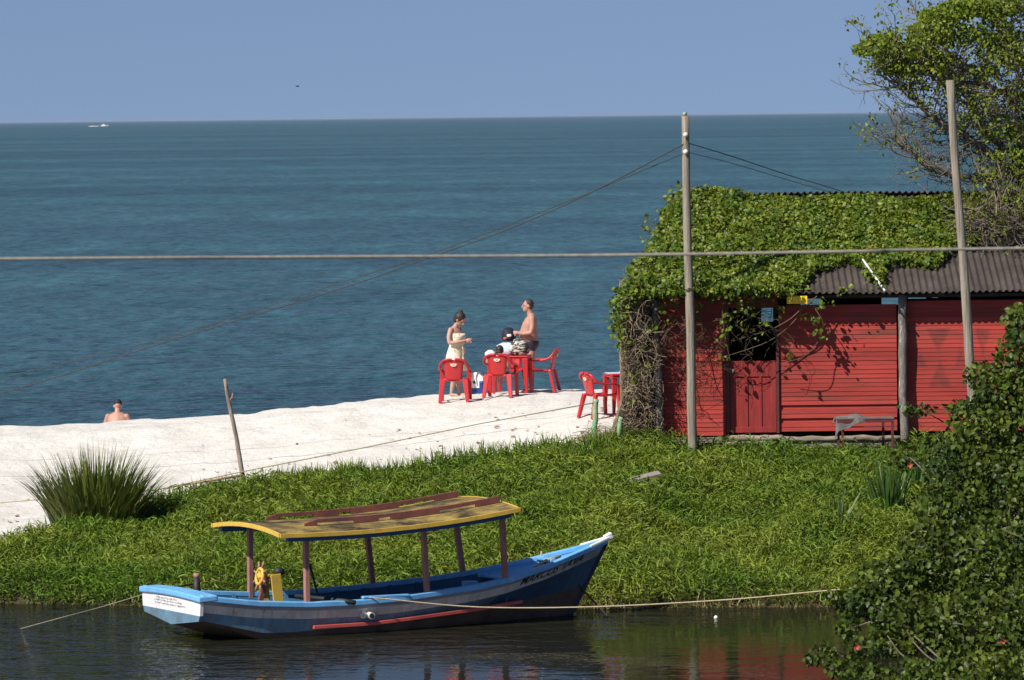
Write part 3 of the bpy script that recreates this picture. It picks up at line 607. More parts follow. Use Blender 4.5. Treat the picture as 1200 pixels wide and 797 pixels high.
for u in (1.65, 3.5, 4.93):
    rs = []
    for v in np.linspace(-HC+.1, HC-.1, 9): k = .085*(1-(v/HC)**2); rs.append([(u-.04, v, cw(u)-.03+k*.7), (u+.04, v, cw(u)-.03+k*.7), (u+.04, v, cw(u)+.047+k), (u-.04, v, cw(u)+.047+k)])
    b.rings(rs)
b.build('canopy_beams', M['canopyblue'], cano)
for sgn in (-1, 1):      # grab rails with slots on the canopy
    b = MB(); vv = .72*sgn; ul = np.linspace(1.75, 4.95, 17)
    for i in range(len(ul)-1):
        k = .085*(1-(.72/HC)**2); z0 = cw(ul[i])+.085+k; z1 = cw(ul[i+1])+.085+k
        solid = i % 5 in (0, 4) or i in (7, 8); bb = 0 if solid else .045
        b.add([(ul[i], vv-.02, z0+bb), (ul[i+1], vv-.02, z1+bb), (ul[i+1], vv+.02, z1+bb), (ul[i], vv+.02, z0+bb), (ul[i]+(0 if i else .0), vv-.02, z0+.10-(.06 if i == 0 else 0)), (ul[i+1], vv-.02, z1+.10), (ul[i+1], vv+.02, z1+.10), (ul[i], vv+.02, z0+.10-(.06 if i == 0 else 0))],
              [(3, 2, 1, 0), (4, 5, 6, 7), (0, 1, 5, 4), (1, 2, 6, 5), (2, 3, 7, 6), (3, 0, 4, 7)])
    b.build('roof_rail', M['brownred'], cano, bevel=.004)
for sgn in (-1, 1):
    for ub, ut in ((1.63, 1.63), (3.62, 3.54), (5.03, 4.93)):
        b = MB(); hb = min(hs(ub)-.05, 1.05); b.bar((ub, hb*sgn, ws(ub)-(.0 if sgn < 0 else .1)), (ut, min(1.03, hb+.12)*sgn, cw(ut)-.0), .085, .075, upv=(1, 0, 0)); b.build('canopy_post', M['postpink'], boat, bevel=.008)
# helm: yellow stand, wheel, lever
cx0, cy0 = 1.30, -.42
con = MB(); con.bar((cx0+.08, cy0-.20, .3), (cx0+.02, cy0-.20, .90), .16, .03, upv=(0, 1, 0)); con.bar((cx0+.02, cy0+.12, .3), (cx0-.05, cy0+.12, .86), .14, .03, upv=(0, 1, 0)); con.box((cx0+.06, cy0-.04, .74), (.03, .34, .1)); con.box((cx0+.0, cy0-.04, .87), (.1, .30, .03))
helm = con.build('helm_stand', M['yellow'], boat, bevel=.006)
wc = Vector((cx0-.14, cy0+.02, .86)); b = MB(); ax = Vector((1, 0, -.18)).normalized(); e1 = Vector((0, 1, 0)); e2 = ax.cross(e1)
ring = [wc+(e1*math.cos(a)+e2*math.sin(a))*.115 for a in np.linspace(0, 2*math.pi, 21)]; b.tube(ring, .028, 8, cap=False); b.tube([wc-ax*.03, wc+ax*.03], .05, 12); b.tube([wc, wc+ax*.2], .02, 8)
for k in range(3):
    a = k*math.pi/3; d = e1*math.cos(a)+e2*math.sin(a); b.tube([wc-d*.12, wc+d*.12], .014, 6)
wh = b.build('steering_wheel', M['yellow'], helm, True)
for k in range(8):
    a = k*math.pi/4+.3; d = e1*math.cos(a)+e2*math.sin(a); b = MB(); b.tube([wc+d*.13, wc+d*.18, wc+d*.24], [.014, .02, .014], 7); b.build('wheel_handle', M['postpink'], wh, True)
b = MB(); b.bar((cx0-.2, cy0+.02, .3), (cx0-.04, cy0+.0, .84), .07, .06, upv=(0, 1, 0)); b.build('lever_post', M['brownred'], helm, bevel=.006)
b = MB(); b.ell((cx0+.12, cy0-.1, .93), (.09, .08, .07), 10, 6); b.build('instrument_cover', M['black'], helm, True)
# stern bollard
b = MB(); b.tube([(.55, .55, .45), (.55, .55, .60), (.55, .55, .80)], [.055, .06, .05], 10); bo = b.build('stern_bollard', M['black'], boat, True)
b = MB(); b.tube([(.55, .55, .80), (.55, .55, .87)], [.045, .05], 10); b.build('bollard_head', M['postpink'], bo, True)
# name on the bow
def hullpt(u, f):   # f 0 at lower edge of the painted band, 1 at its top, near side
    t0 = u/7.17; i = min(47, max(0, int(t0*48))); k = t0*48-i; a_ = bandB[i].lerp(bandB[i+1], k); c_ = sheer[i].lerp(sheer[i+1], k); p = a_.lerp(c_, f); return Vector((p.x, -p.y, p.z))
def lettering(txt, u0_, u1_, f0, f1, name, m, parent):
    cu = bpy.data.curves.new(name, 'FONT'); cu.body = txt; cu.size = 1; cu.shear = .25; cu.offset = .012; tmp = bpy.data.objects.new('tmp', cu); COL.objects.link(tmp); bpy.context.view_layer.update()
    me = bpy.data.meshes.new_from_object(tmp.evaluated_get(bpy.context.evaluated_depsgraph_get())); bpy.data.objects.remove(tmp)
    bm = bmesh.new(); bm.from_mesh(me); xs = [v.co.x for v in bm.verts]; ys = [v.co.y for v in bm.verts]; x0, x1, y0, y1 = min(xs), max(xs), min(ys), max(ys)
    for v in bm.verts:
        q = hullpt(u0_+(u1_-u0_)*(v.co.x-x0)/(x1-x0), f0+(f1-f0)*(v.co.y-y0)/(y1-y0)); v.co = q+Vector((.002, -.012, .0))
    bm.to_mesh(me); bm.free(); me.materials.clear(); return link(name, me, m, parent)
lettering('MARCOS TAVA', 5.45, 6.75, .22, .78, 'name_lettering', M['ink'], hull)
# mooring ropes of the boat
def bw(u, v, w): return Matrix.Translation(BO) @ Matrix.Rotation(BA, 4, 'Z') @ Vector((u, v, w))
line('mooring_rope', smooth_path([bw(2.55, -1.0, ws(2.5)+.06), bw(2.75, -1.16, ws(2.6)+.045), P(560, 711.5, 83.0), P(700, 711, 82.6), P(850, 703, 82), P(960, 693, 81.3), P(1060, 684, 80.8)], 6), .011, M['ropetan'], 'tan mooring rope from the boat across its bow to the shrub', 'rope', 'mooring ropes')
line('mooring_rope', smooth_path([bw(6.55, -.02, .52), P(697, 706, 85.6), P(712, 722, 85.3)], 6), .016, M['black'], 'short black rope from the bow down into the water', 'rope', 'mooring ropes')
line('mooring_rope', smooth_path([bw(.05, 1.0, .60), P(120, 711, 84.2), P(75, 723, 84.0), G(20, 738, -.02)], 6), .006, M['ropegrey'], 'grey rope from the stern down into the river', 'rope', 'mooring ropes')
line('mooring_rope', smooth_path([bw(.55, .5, .74), P(230, 684, 83.6), bw(.1, .35, .70)], 6), .014, M['black'], 'short dark rope between the stern bollard and transom', 'rope', 'mooring ropes')
# ------------------------------------------------------------------ shack
WY = 100.0; ZB = 1.78
def SX(px): return (px-600)/F*WY
def SZ(px, py): return P(px, py, WY).z
sh = empty('beach_shack', (SX(980), WY, ZB)); tag(sh, 'red weatherboard shack with a corrugated roof under green vines', 'shack')
def wpart(mb, name, m, bevel=0, smooth=False, parent=sh):
    mb.v = [(x-SX(980), y-WY, z-ZB) for x, y, z in mb.v]; return mb.build(name, m, parent, smooth, bevel)
def panel(x0, x1, z0, z1, name, gaps=()):
    b = MB(); z = z0; k = 0
    while z < z1-.01:
        h_ = min(.078, z1-z); gz = any(abs(z-g) < .04 for g in gaps)
        y0 = WY+random.uniform(-.0018, .0018)+(.03 if gz else 0); e0 = random.uniform(-.004, .004)
        b.add([(x0+e0, y0-.006, z), (x1-e0, y0-.006, z), (x1-e0, y0+.002, z+h_-.003), (x0+e0, y0+.002, z+h_-.003), (x0+e0, y0+.03, z), (x1-e0, y0+.03, z), (x1-e0, y0+.03, z+h_-.003), (x0+e0, y0+.03, z+h_-.003)],
              [(0, 1, 2, 3), (7, 6, 5, 4), (0, 4, 5, 1), (2, 6, 7, 3), (0, 3, 7, 4), (1, 5, 6, 2)]); z += h_; k += 1
    return wpart(b, name, M['redboard'])
zl = ZB+.10; EZ = SZ(950, 345)
panel(SX(772), SX(850.5), SZ(800, 511), EZ-.02, 'front_wall')
panel(SX(913), SX(1051), SZ(980, 505), SZ(980, 357), 'front_wall', gaps=(SZ(980, 481), SZ(980, 497)))
pw = panel(SX(1063), SX(1330), SZ(1100, 505), SZ(1100, 352), 'front_wall')
def emblem():    # old paint: worn triangular marks left on this panel
    m = redboard(); m.name = 'red weatherboard with worn emblem'; n = m.node_tree; N = n.nodes.new; K = n.links.new; b = n.nodes['Principled BSDF']; src = b.inputs['Base Color'].links[0].from_socket
    tc = N('ShaderNodeTexCoord'); sp = N('ShaderNodeSeparateXYZ'); K(tc.outputs['Object'], sp.inputs[0]); tot = None
    def mth(op, a, c_, d_=None):
        q = N('ShaderNodeMath'); q.operation = op
        for k_, v_ in enumerate((a, c_, d_)):
            if v_ is None: continue
            if isinstance(v_, (int, float)): q.inputs[k_].default_value = v_
            else: K(v_, q.inputs[k_])
        return q.outputs[0]
    for pxc, pyb, pya, hwp in ((1100, 385, 414, 15), (1079, 431, 411, 9), (1102, 454, 421, 14), (1126, 430, 400, 7), (1152, 385, 420, 10)):
        xc = SX(pxc)-SX(980); zb = SZ(pxc, pyb)-ZB; za = SZ(pxc, pya)-ZB
        t = mth('MULTIPLY', mth('SUBTRACT', sp.outputs[2], zb), 1/(za-zb)); wd_ = mth('MULTIPLY', mth('SUBTRACT', 1.0, t), hwp/66)
        e = mth('SUBTRACT', wd_, mth('ABSOLUTE', mth('SUBTRACT', sp.outputs[0], xc), 0)); r = N('ShaderNodeMapRange'); r.inputs[1].default_value = -.02; r.inputs[2].default_value = .04; K(e, r.inputs[0])
        r2 = N('ShaderNodeMapRange'); r2.inputs[1].default_value = -.05; r2.inputs[2].default_value = .05; K(t, r2.inputs[0]); k_ = mth('MULTIPLY', r.outputs[0], r2.outputs[0]); tot = k_ if tot is None else mth('MAXIMUM', tot, k_)
    nz = N('ShaderNodeTexNoise'); nz.inputs['Scale'].default_value = 7; K(tc.outputs['Object'], nz.inputs[0]); f = mth('MULTIPLY', mth('MULTIPLY', tot, nz.outputs['Fac']), .95)
    x = N('ShaderNodeMix'); x.data_type = 'RGBA'; K(f, x.inputs['Factor']); K(src, x.inputs[6]); x.inputs[7].default_value = lin(.09, .03, .025); K(x.outputs[2], b.inputs['Base Color']); return m
pw.data.materials[0] = emblem()
# door
b = MB(); dx0, dx1 = SX(855), SX(909); dz0, dz1 = SZ(880, 507), SZ(880, 423)
b.box(((dx0+dx1)/2, WY+.02, (dz0+dz1)/2), (dx1-dx0, .03, dz1-dz0))
fwid = .085
for xx in (dx0+fwid/2, dx1-fwid/2): b.box((xx, WY-.005, (dz0+dz1)/2), (fwid, .022, dz1-dz0))
for zz, hh in ((dz0+.05, .1), (dz1-.14, .28)): b.box(((dx0+dx1)/2, WY-.004, zz), (dx1-dx0-2*fwid, .02, hh))
for f_ in (.36, .66): b.box((dx0+(dx1-dx0)*f_, WY-.003, (dz0+dz1)/2-.1), (.05, .018, dz1-dz0-.36))
door = wpart(b, 'half_door', M['reddoor'], .004)
b = MB(); b.box((dx0+.05, WY-.03, dz1-.17), (.03, .03, .06)); b.tube([(dx0+.05, WY-.045, dz1-.16), (dx0+.09, WY-.05, dz1-.16)], .008, 6); wpart(b, 'latch', M['ropegrey'])
b = MB(); b.box((SX(852.7), WY-.01, (dz0+SZ(880, 350))/2), (.06, .07, SZ(880, 350)-dz0)); b.box((SX(911), WY-.01, (dz0+SZ(880, 400))/2+.1), (.05, .07, SZ(880, 385)-dz0)); wpart(b, 'door_frame', M['maroon'], .004)
# lintel boards above the doorway
b = MB(); b.box((SX(882), WY+.01, SZ(880, 353)), (SX(912)-SX(852), .03, .24)); wpart(b, 'lintel_board', M['reddoor'])
# sill logs and planks below the boards
b = MB(); random.seed(3)
def logz(px0, px1, py, r, y): 
    pts = wob((SX(px0), y, SZ((px0+px1)/2, py)), (SX(px1), y, SZ((px0+px1)/2, py)), 10, .008); b.tube(pts, [r*random.uniform(.85, 1.1) for _ in pts], 8, jit=.08)
for a_ in ((849, 916, 513, .055, WY-.10), (905, 1056, 514, .05, WY-.05), (845, 905, 519, .04, WY-.16)): b = MB(); logz(*a_); wpart(b, 'sill_log', M['log'], smooth=True)
for c_, d_ in (((SX(810), WY+.0, SZ(810, 516)), (SX(850)-SX(768), .05, .10)), ((SX(955), WY-.03, SZ(955, 521.5)), (SX(1058)-SX(860), .04, .08)), ((SX(1010), WY-.05, SZ(1010, 527)), (SX(1055)-SX(960), .04, .06))): b = MB(); b.box(c_, d_); wpart(b, 'base_rail', M['plank'], .006)
b = MB(); b.box((SX(917), WY-.12, SZ(917, 521)), (.07, .07, .26)); wpart(b, 'stump_post', M['plank'], .006)
# dark under-floor skirt, floor, inner and side walls
XL, XR = SX(770), SX(1330); YB = 105.6
def RZ(y): return (EZ+.035)+(y-99.60)*(6.07-EZ)/(104.7-99.60) if y < 104.7 else 6.1-(y-104.7)*.33
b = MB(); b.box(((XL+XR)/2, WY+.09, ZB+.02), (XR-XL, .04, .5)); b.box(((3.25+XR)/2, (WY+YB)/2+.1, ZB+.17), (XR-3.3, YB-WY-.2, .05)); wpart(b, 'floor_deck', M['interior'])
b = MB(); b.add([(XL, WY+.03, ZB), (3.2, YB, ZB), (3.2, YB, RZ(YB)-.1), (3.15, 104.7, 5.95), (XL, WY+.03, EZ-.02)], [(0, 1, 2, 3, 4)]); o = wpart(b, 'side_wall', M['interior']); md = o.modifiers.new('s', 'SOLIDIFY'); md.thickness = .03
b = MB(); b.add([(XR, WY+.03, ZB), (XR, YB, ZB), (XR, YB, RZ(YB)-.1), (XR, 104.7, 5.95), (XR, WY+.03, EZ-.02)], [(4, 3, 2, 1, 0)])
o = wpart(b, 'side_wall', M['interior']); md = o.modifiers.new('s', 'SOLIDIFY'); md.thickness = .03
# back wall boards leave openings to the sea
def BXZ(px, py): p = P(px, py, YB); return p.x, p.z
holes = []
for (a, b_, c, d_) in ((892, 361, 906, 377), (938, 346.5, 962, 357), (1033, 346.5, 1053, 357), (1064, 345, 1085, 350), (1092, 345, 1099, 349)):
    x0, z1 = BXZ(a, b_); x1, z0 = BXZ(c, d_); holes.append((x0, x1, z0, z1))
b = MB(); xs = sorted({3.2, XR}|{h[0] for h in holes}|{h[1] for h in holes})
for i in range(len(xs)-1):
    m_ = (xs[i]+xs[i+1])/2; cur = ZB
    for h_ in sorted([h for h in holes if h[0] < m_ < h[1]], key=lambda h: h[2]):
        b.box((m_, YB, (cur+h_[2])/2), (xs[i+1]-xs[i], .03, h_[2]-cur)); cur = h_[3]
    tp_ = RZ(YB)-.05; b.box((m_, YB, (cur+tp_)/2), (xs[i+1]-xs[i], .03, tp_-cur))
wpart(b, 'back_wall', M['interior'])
# roof: corrugated sheets
def corr(x0, x1, y0, y1, zf, name, m, lam=.118, amp=.020):
    nx_ = int((x1-x0)/lam*8); xs_ = np.linspace(x0, x1, nx_+1); ys_ = np.linspace(y0, y1, 8); rs = []
    for y_ in ys_: rs.append([(x_, y_, zf(y_)+amp*math.sin(2*math.pi*x_/lam)+.008*math.sin(x_*1.7+y_)) for x_ in xs_])
    b = MB(); b.rings(rs, cap=False, closed=False); o = wpart(b, name, m, smooth=True); md = o.modifiers.new('s', 'SOLIDIFY'); md.thickness = .012; return o
corr(2.92, SX(1345), 99.60, 104.75, RZ, 'roof_sheet', M['roofsheet']); corr(3.1, SX(1345), 104.6, 106.4, lambda y_: 6.13-(y_-104.6)*.33, 'roof_sheet', M['roofsheet'])
b = MB(); b.box(((2.3+XR)/2, WY+.12, EZ-.05), (XR-2.3, .06, .06))
wpart(b, 'eave_beam', M['darkwood'])
for x_ in np.arange(3.1, XR, .9): b = MB(); b.bar((x_, WY-.3, RZ(WY-.3)-.075), (x_, 104.6, RZ(104.6)-.075), .06, .08); wpart(b, 'rafter', M['darkwood'])
# posts in front
def shpost(px0, py0, px1, py1, Y, r, label):
    a = P(px0, py0, Y); c = P(px1, py1, Y); a.z = min(a.z, zat(a.x, a.y)-.05)
    b = MB(); pts = wob((0, 0, 0), c-a, 8, .012); b.tube(pts, [r*random.uniform(.92, 1.08) for _ in pts], 12, jit=.07); o = b.build('shack_post', M['post'], None, True); o.location = a; o.parent = sh; o.matrix_parent_inverse = Matrix.Translation((-SX(980), -WY, -ZB)); return o
shpost(774, 522, 768, 352, 99.84, .062, ''); shpost(1060, 530, 1057.5, 346, 99.86, .075, '')
# yellow sheet and pale stick
b = MB(); p = P(934, 351.5, 99.50); rs = []
for i in range(13): x_ = -.18+.36*i/12; rs.append([(x_, .006*math.sin(i*1.9), -.07), (x_, .006*math.sin(i*1.9), .07)])
b.rings(rs, cap=False, closed=False); o = b.build('yellow_sheet', M['yellowsheet']); o.location = p; md = o.modifiers.new('s', 'SOLIDIFY'); md.thickness = .004; tag(o, 'bright yellow strip of sheet hanging under the shack eave', 'plastic strip')
a = P(1011, 304, 101.4); c = P(1037, 341, 99.72); a.z = RZ(a.y)+.07; c.z = RZ(c.y)+.055
a = P(1011, 304, 100.45); c = P(1037, 341, 99.40); b = MB(); b.bar((0, 0, 0), c-a, .024, .024); o = b.build('pale_stick', M['white']); o.location = a; tag(o, 'thin pale stick lying on the bare corrugated eave', 'stick')
# bench with cloth
bpos = P(1013, 531, 99.25); bz = zat(bpos.x, bpos.y); bt = P(1013, 489, 99.25).z-bz
bn = empty('bench_table', (bpos.x, bpos.y, bz), R(4)); tag(bn, 'low maroon slatted table standing against the red shack wall', 'table')
b = MB()
for yy in (-.14, 0, .14): b.box((0, yy, bt-.015), (1.02, .10, .025))
b.build('top', M['greycloth'], bn, bevel=.004)
b = MB(); b.box((0, -.19, bt-.06), (1.0, .02, .05)); b.box((0, .19, bt-.06), (1.0, .02, .05)); b.box((0, -.17, bt-.16), (1.0, .02, .02)); b.box((.49, 0, bt-.06), (.02, .36, .05)); b.box((-.49, 0, bt-.06), (.02, .36, .05)); b.build('frame', M['maroon'], bn)
for sx in (-1, 1):
    for sy in (-1, 1):
        b = MB(); b.box((.48*sx-(.0 if sy < 0 else .12*sx), .17*sy, (bt-.04)/2-.03), (.042, .042, bt+.02)); b.build('leg', M['maroon'], bn, bevel=.004)
b = MB(); g = []
for i in range(17):
    row = []
    for j in range(11):
        u = i/16; v = j/10; x_ = -.56+.56*u+.05*math.sin(v*3); y_ = -.26+.46*v; z_ = bt+.012+.05*math.exp(-((u-.65)/.25)**2)*math.sin(v*math.pi)+.012*math.sin(9*u+5*v)
        if y_ < -.21: z_ -= min(.24, .24*(1-u*.6)*(1+.15*math.sin(7*u))); y_ = -.225-.02*math.sin(11*u)
        if x_ < -.52: z_ -= .12
        row.append((x_, y_, z_))
    g.append(row)
b.rings(g, cap=False, closed=False); o = b.build('grey_cloth', M['greycloth'], None, True); o.location = bn.location; o.rotation_euler = bn.rotation_euler; md = o.modifiers.new('s', 'SOLIDIFY'); md.thickness = .008; md2 = o.modifiers.new('ss', 'SUBSURF'); md2.render_levels = 1; md2.levels = 1
tag(o, 'crumpled grey cloth draped over the maroon table', 'cloth')
# ------------------------------------------------------------------ vines
vn = empty('climbing_vine', (4.5, 101, 4.5)); tag(vn, 'glossy green climbing vine spread over the shack roof', 'vine'); VO = np.array([4.5, 101, 4.5])
def orient(n, tilt, face):   # random leaf axes roughly facing a direction
    Nn = np.array(face)[None, :]+RNG.normal(0, tilt, (n, 3)); A = RNG.normal(0, 1, (n, 3)); A[:, 2] -= .5; return A, Nn
N0 = 62000; s = RNG.uniform(-.05, 1.0, N0); x = RNG.uniform(1.75, 8.5, N0)
xl = 2.02+.92*s+(vnoise(s*9, s*0, 1, 40)-.5)*.35
low = np.where(x < 5.0, -.05, np.where(x < 5.5, -.05+(x-5.0)*.5, .20+.10*(vnoise(x, x*0, .5, 41)-.4)))+np.where(x > 7.6, (x-7.6)*.25, 0)
low = np.where((x > 6.3) & (x < 6.65), low-.10, low)
top = np.where(x > 4.5, .90+.10*vnoise(x, x*0, .6, 43), 1.03)
kp = (x > xl) & (s > low) & (s < top) & (x < 8.2+.3*vnoise(s*5, s, 1, 44)); s = s[kp]; x = x[kp]; xl = xl[kp]
y = 99.60+s*(104.7-99.60); zr = (EZ+.035)+s*(6.07-EZ)
hump = (vnoise(x, y, 1.3, 45)**1.5)*.15+.07+.12*vnoise(x, y, .35, 46); hump *= np.clip((x-xl)/.6+.45, 0, 1)*np.where(x > 4.3, np.clip((1.0-s)/.3, .1, 1), 1)
off = hump*np.sqrt(RNG.uniform(0, 1, len(x))); C = np.stack([x, y-off*.3, zr+off], 1)-VO
A, Nn = orient(len(x), .55, (-.2, -.55, .85)); leaves('foliage', C, A, Nn, RNG.uniform(.032, .094, len(x)), M['vine'], vn)
# eave fringe, left drape, sprigs and hanging sprays
cl = []
def cluster(px, py, Y, rx, ry, n, dy=.25): 
    for _ in range(n):
        p = P(px+random.gauss(0, rx*.5), py+random.gauss(0, ry*.5), Y+random.uniform(-dy, dy)); cl.append((p.x, p.y, p.z))
for px in range(735, 950, 7): cluster(px, 339+5*math.sin(px*.13), 99.66, 9, 9, 14 if px < 905 else 7, .16)
for k in range(22):
    f_ = k/21; cluster(745-10*math.sin(f_*3)+14*(1-f_)*0-14*f_, 330+70*f_, 99.9, 15*(1-f_*.35), 9, 44 if f_ < .7 else 24, .5)
for px, py, n in ((735, 395, 10), (733, 412, 8), (742, 432, 6), (748, 418, 5)): cluster(px, py, 99.8, 6, 8, n)
for k in range(14): cluster(748+k*3.0, 322-k*6.6, 100.3+k*.32, 10, 9, 26, .4)
for px, py, n in ((789, 226, 12), (785, 233, 10), (794, 220, 7), (758, 252, 7), (755, 268, 8), (862, 229, 12), (858, 224, 4), (866, 233, 8)): cluster(px, py, 104.4 if px > 770 else 102, 5, 5, n)
for px, py, n in ((865, 352, 10), (848, 375, 6), (853, 366, 7), (852, 388, 4), (820, 362, 6), (818, 374, 4), (918, 366, 6), (945, 370, 10), (955, 374, 13), (960, 384, 12), (958, 358, 8), (962, 392, 7), (968, 352, 6), (985, 342, 8), (1000, 338, 6), (1025, 330, 10), (1035, 334, 8), (880, 356, 8), (840, 426, 4), (850, 420, 4), (926, 420, 3), (865, 362, 13), (880, 366, 14), (895, 378, 9), (872, 380, 9), (888, 392, 6), (856, 372, 9), (742, 455, 6), (750, 440, 7), (738, 470, 4), (760, 430, 6), (757, 405, 12), (765, 385, 12), (788, 355, 8), (775, 362, 10), (805, 350, 9), (835, 352, 9), (858, 352, 8), (900, 350, 6), (782, 380, 5), (845, 395, 5)): cluster(px, py, 99.58, 8, 6, n, .13)
C = np.array(cl)-VO; A, Nn = orient(len(C), .6, (-.35, -.7, .55)); leaves('foliage', C, A, Nn, RNG.uniform(.045, .105, len(C)), M['vine'], vn)
b = MB(); random.seed(12)
def stem(pix, Y, r, n=5): 
    pts = smooth_path([P(px+random.uniform(-1.5, 1.5), py+random.uniform(-1.5, 1.5), Y+random.uniform(-.06, .06)) for px, py in pix], n); b.tube([p-Vector(VO) for p in pts], [r*.62*(1-.5*i/len(pts)) for i in range(len(pts))], 5)
for pix in ([(958, 346), (945, 362), (925, 382), (900, 400), (870, 412), (845, 420)], [(950, 350), (930, 370), (905, 385), (880, 392), (860, 400)], [(850, 345), (846, 370), (850, 400), (856, 425)], [(880, 348), (870, 370), (855, 385)], [(800, 345), (790, 365), (778, 385)], [(820, 348), (822, 372), (835, 395), (852, 410)], [(840, 345), (815, 370), (790, 380), (775, 400), (770, 430)], [(955, 360), (965, 380), (960, 400), (940, 418), (915, 425)], [(905, 345), (890, 365), (870, 375)], [(785, 350), (805, 385), (812, 420), (830, 440)], [(775, 352), (790, 375), (820, 380), (845, 372)]): stem(pix, 99.62, .017)
for _ in range(75):
    px = random.uniform(770, 905); py = random.uniform(343, 385); pts = [(px, py)]
    for k in range(random.randint(3, 6)): px += random.gauss(0, 10); py += random.uniform(-3, 14); pts.append((px, py))
    stem(pts, 99.66, .007, 3)
for _ in range(40):
    px = random.uniform(772, 850); py = random.uniform(375, 430); pts = [(px, py)]
    for k in range(4): px += random.gauss(0, 11); py += random.uniform(-4, 18); pts.append((px, py))
    stem(pts, 99.80, .006, 3)
b.build('stems', M['vinestem'], vn, True)
# leafless dry vine at the left corner
dv = empty('dry_vine', (2.2, 100.4, 1.8)); tag(dv, 'thick leafless tangle of dry brown vine at the shack corner', 'vine'); DO = Vector((2.2, 100.4, 1.8))
b = MB(); random.seed(21)
for _ in range(5200):
    f_ = random.random(); z = 1.75+2.65*f_; wdt = .27+.07*(1-f_)+(.22*(1-f_*4) if f_ < .25 else 0); x = 2.26-.05*f_+random.gauss(0, wdt*.55)-(.18*(1-f_*4) if f_ < .25 else 0); y = 100.3+random.gauss(0, .36)
    p = Vector((min(2.5+.14*random.random(), max(x, 1.93-.3*max(0, 2.5-z))), y, z)); d = Vector((random.gauss(0, .6), random.gauss(0, .6), random.gauss(-.4, .7))).normalized(); pts = [p]
    for k in range(random.randint(4, 8)):
        d = (d+Vector((random.gauss(0, .5), random.gauss(0, .5), random.gauss(-.05, .5)))).normalized(); p = p+d*random.uniform(.05, .11); p.x = min(2.56+.22*random.random(), max(p.x, 1.93-.3*max(0, 2.5-p.z))); p.z = max(p.z, 1.7); pts.append(p.copy())
    b.tube([q-DO for q in pts], random.uniform(.004, .008), 3, cap=False)
for _ in range(130):      # low dry sprays on the sand by the posts
    x = random.uniform(1.1, 2.1); y = random.uniform(99.2, 100.6); z = zat(x, y); p = Vector((x, y, z)); pts = [p.copy()]; d = Vector((random.gauss(0, 1), random.gauss(0, .5), random.uniform(.1, 1.2))).normalized()
    for k in range(5): d = (d+Vector((random.gauss(0, .4), random.gauss(0, .3), -.3))).normalized(); p = p+d*.11; p.z = max(p.z, zat(p.x, p.y)+.01); pts.append(p.copy())
    b.tube([q-DO for q in pts], random.uniform(.003, .007), 4, cap=False)
b.build('stems', M['twig'], dv, True)
# ------------------------------------------------------------------ tree at the right
random.seed(31)
tb = P(1292, 515, 103.5); tb.z = 1.7
tree = empty('beach_tree', tb); tag(tree, 'wind-bent tree with bare grey twigs leaning over the shack roof', 'tree')
tl = []; wood = MB(); twg = MB()
def limb(pix, r0_, r1_, mb):
    pts = smooth_path([P(px, py, Y) for px, py, Y in pix], 5); pts = [p+Vector((random.gauss(0, .03), random.gauss(0, .03), random.gauss(0, .03))) for p in pts]
    mb.tube([p-tb for p in pts], [r0_+(r1_-r0_)*i/(len(pts)-1) for i in range(len(pts))], 7, jit=.08); return pts
def twig(p, d, ln, r, depth, lf):
    pts = [p.copy()]; n = max(3, int(ln/.12))
    for k in range(n):
        d = (d+Vector((random.gauss(0, .25), random.gauss(0, .25), random.gauss(.02, .25)))).normalized(); p = p+d*(ln/n); pts.append(p.copy())
        if depth > 0 and k > 0 and random.random() < .72:
            twig(p.copy(), (d+Vector((random.gauss(0, .7), random.gauss(0, .6), random.gauss(.1, .6)))).normalized(), ln*random.uniform(.35, .6), r*.6, depth-1, lf)
    twg.tube([q-tb for q in pts], [r*(1-.7*i/len(pts)) for i in range(len(pts))], 4, cap=False)
    if depth == 0 and random.random() < lf:
        for q in pts[1:]:
            for _ in range(2): tl.append(tuple(q+Vector((random.gauss(0, .07), random.gauss(0, .07), random.gauss(0, .06)))-tb))
limb([(1292, 515, 103.5), (1285, 420, 103.5), (1262, 320, 103.5), (1240, 262, 103.6)], .26, .17, wood)
LM = [([(1240, 262, 103.6), (1200, 215, 103.4), (1165, 180, 103.2), (1130, 160, 103), (1100, 140, 103), (1075, 118, 103), (1050, 100, 103)], .11, .02, .15),
      ([(1240, 262, 103.6), (1205, 200, 104), (1170, 165, 104.2), (1145, 140, 104.3), (1135, 110, 104.4), (1120, 70, 104.5), (1100, 40, 104.5)], .10, .02, .5),
      ([(1245, 262, 103.6), (1215, 160, 103), (1185, 115, 102.8), (1150, 100, 102.8), (1120, 95, 102.6), (1085, 80, 102.5), (1045, 68, 102.5)], .10, .02, .8),
      ([(1245, 262, 103.6), (1230, 140, 104), (1200, 70, 104.2), (1170, 30, 104.3), (1150, -20, 104.4)], .13, .03, .8),
      ([(1250, 262, 103.6), (1250, 140, 103), (1240, 60, 102.8), (1215, 10, 102.6)], .13, .03, .8),
      ([(1240, 262, 103.6), (1190, 238, 103), (1150, 215, 102.8), (1110, 205, 102.6), (1080, 190, 102.5), (1060, 172, 102.5)], .08, .015, .15),
      ([(1240, 270, 103.6), (1200, 262, 102.6), (1160, 262, 102.2), (1135, 270, 102)], .06, .015, .3),
      ([(1250, 290, 103.6), (1215, 285, 102.2), (1185, 275, 101.8), (1165, 255, 101.6)], .05, .015, .3),
      ([(1245, 240, 103.6), (1210, 180, 103), (1190, 140, 102.6), (1195, 90, 102.4)], .07, .02, .4)]
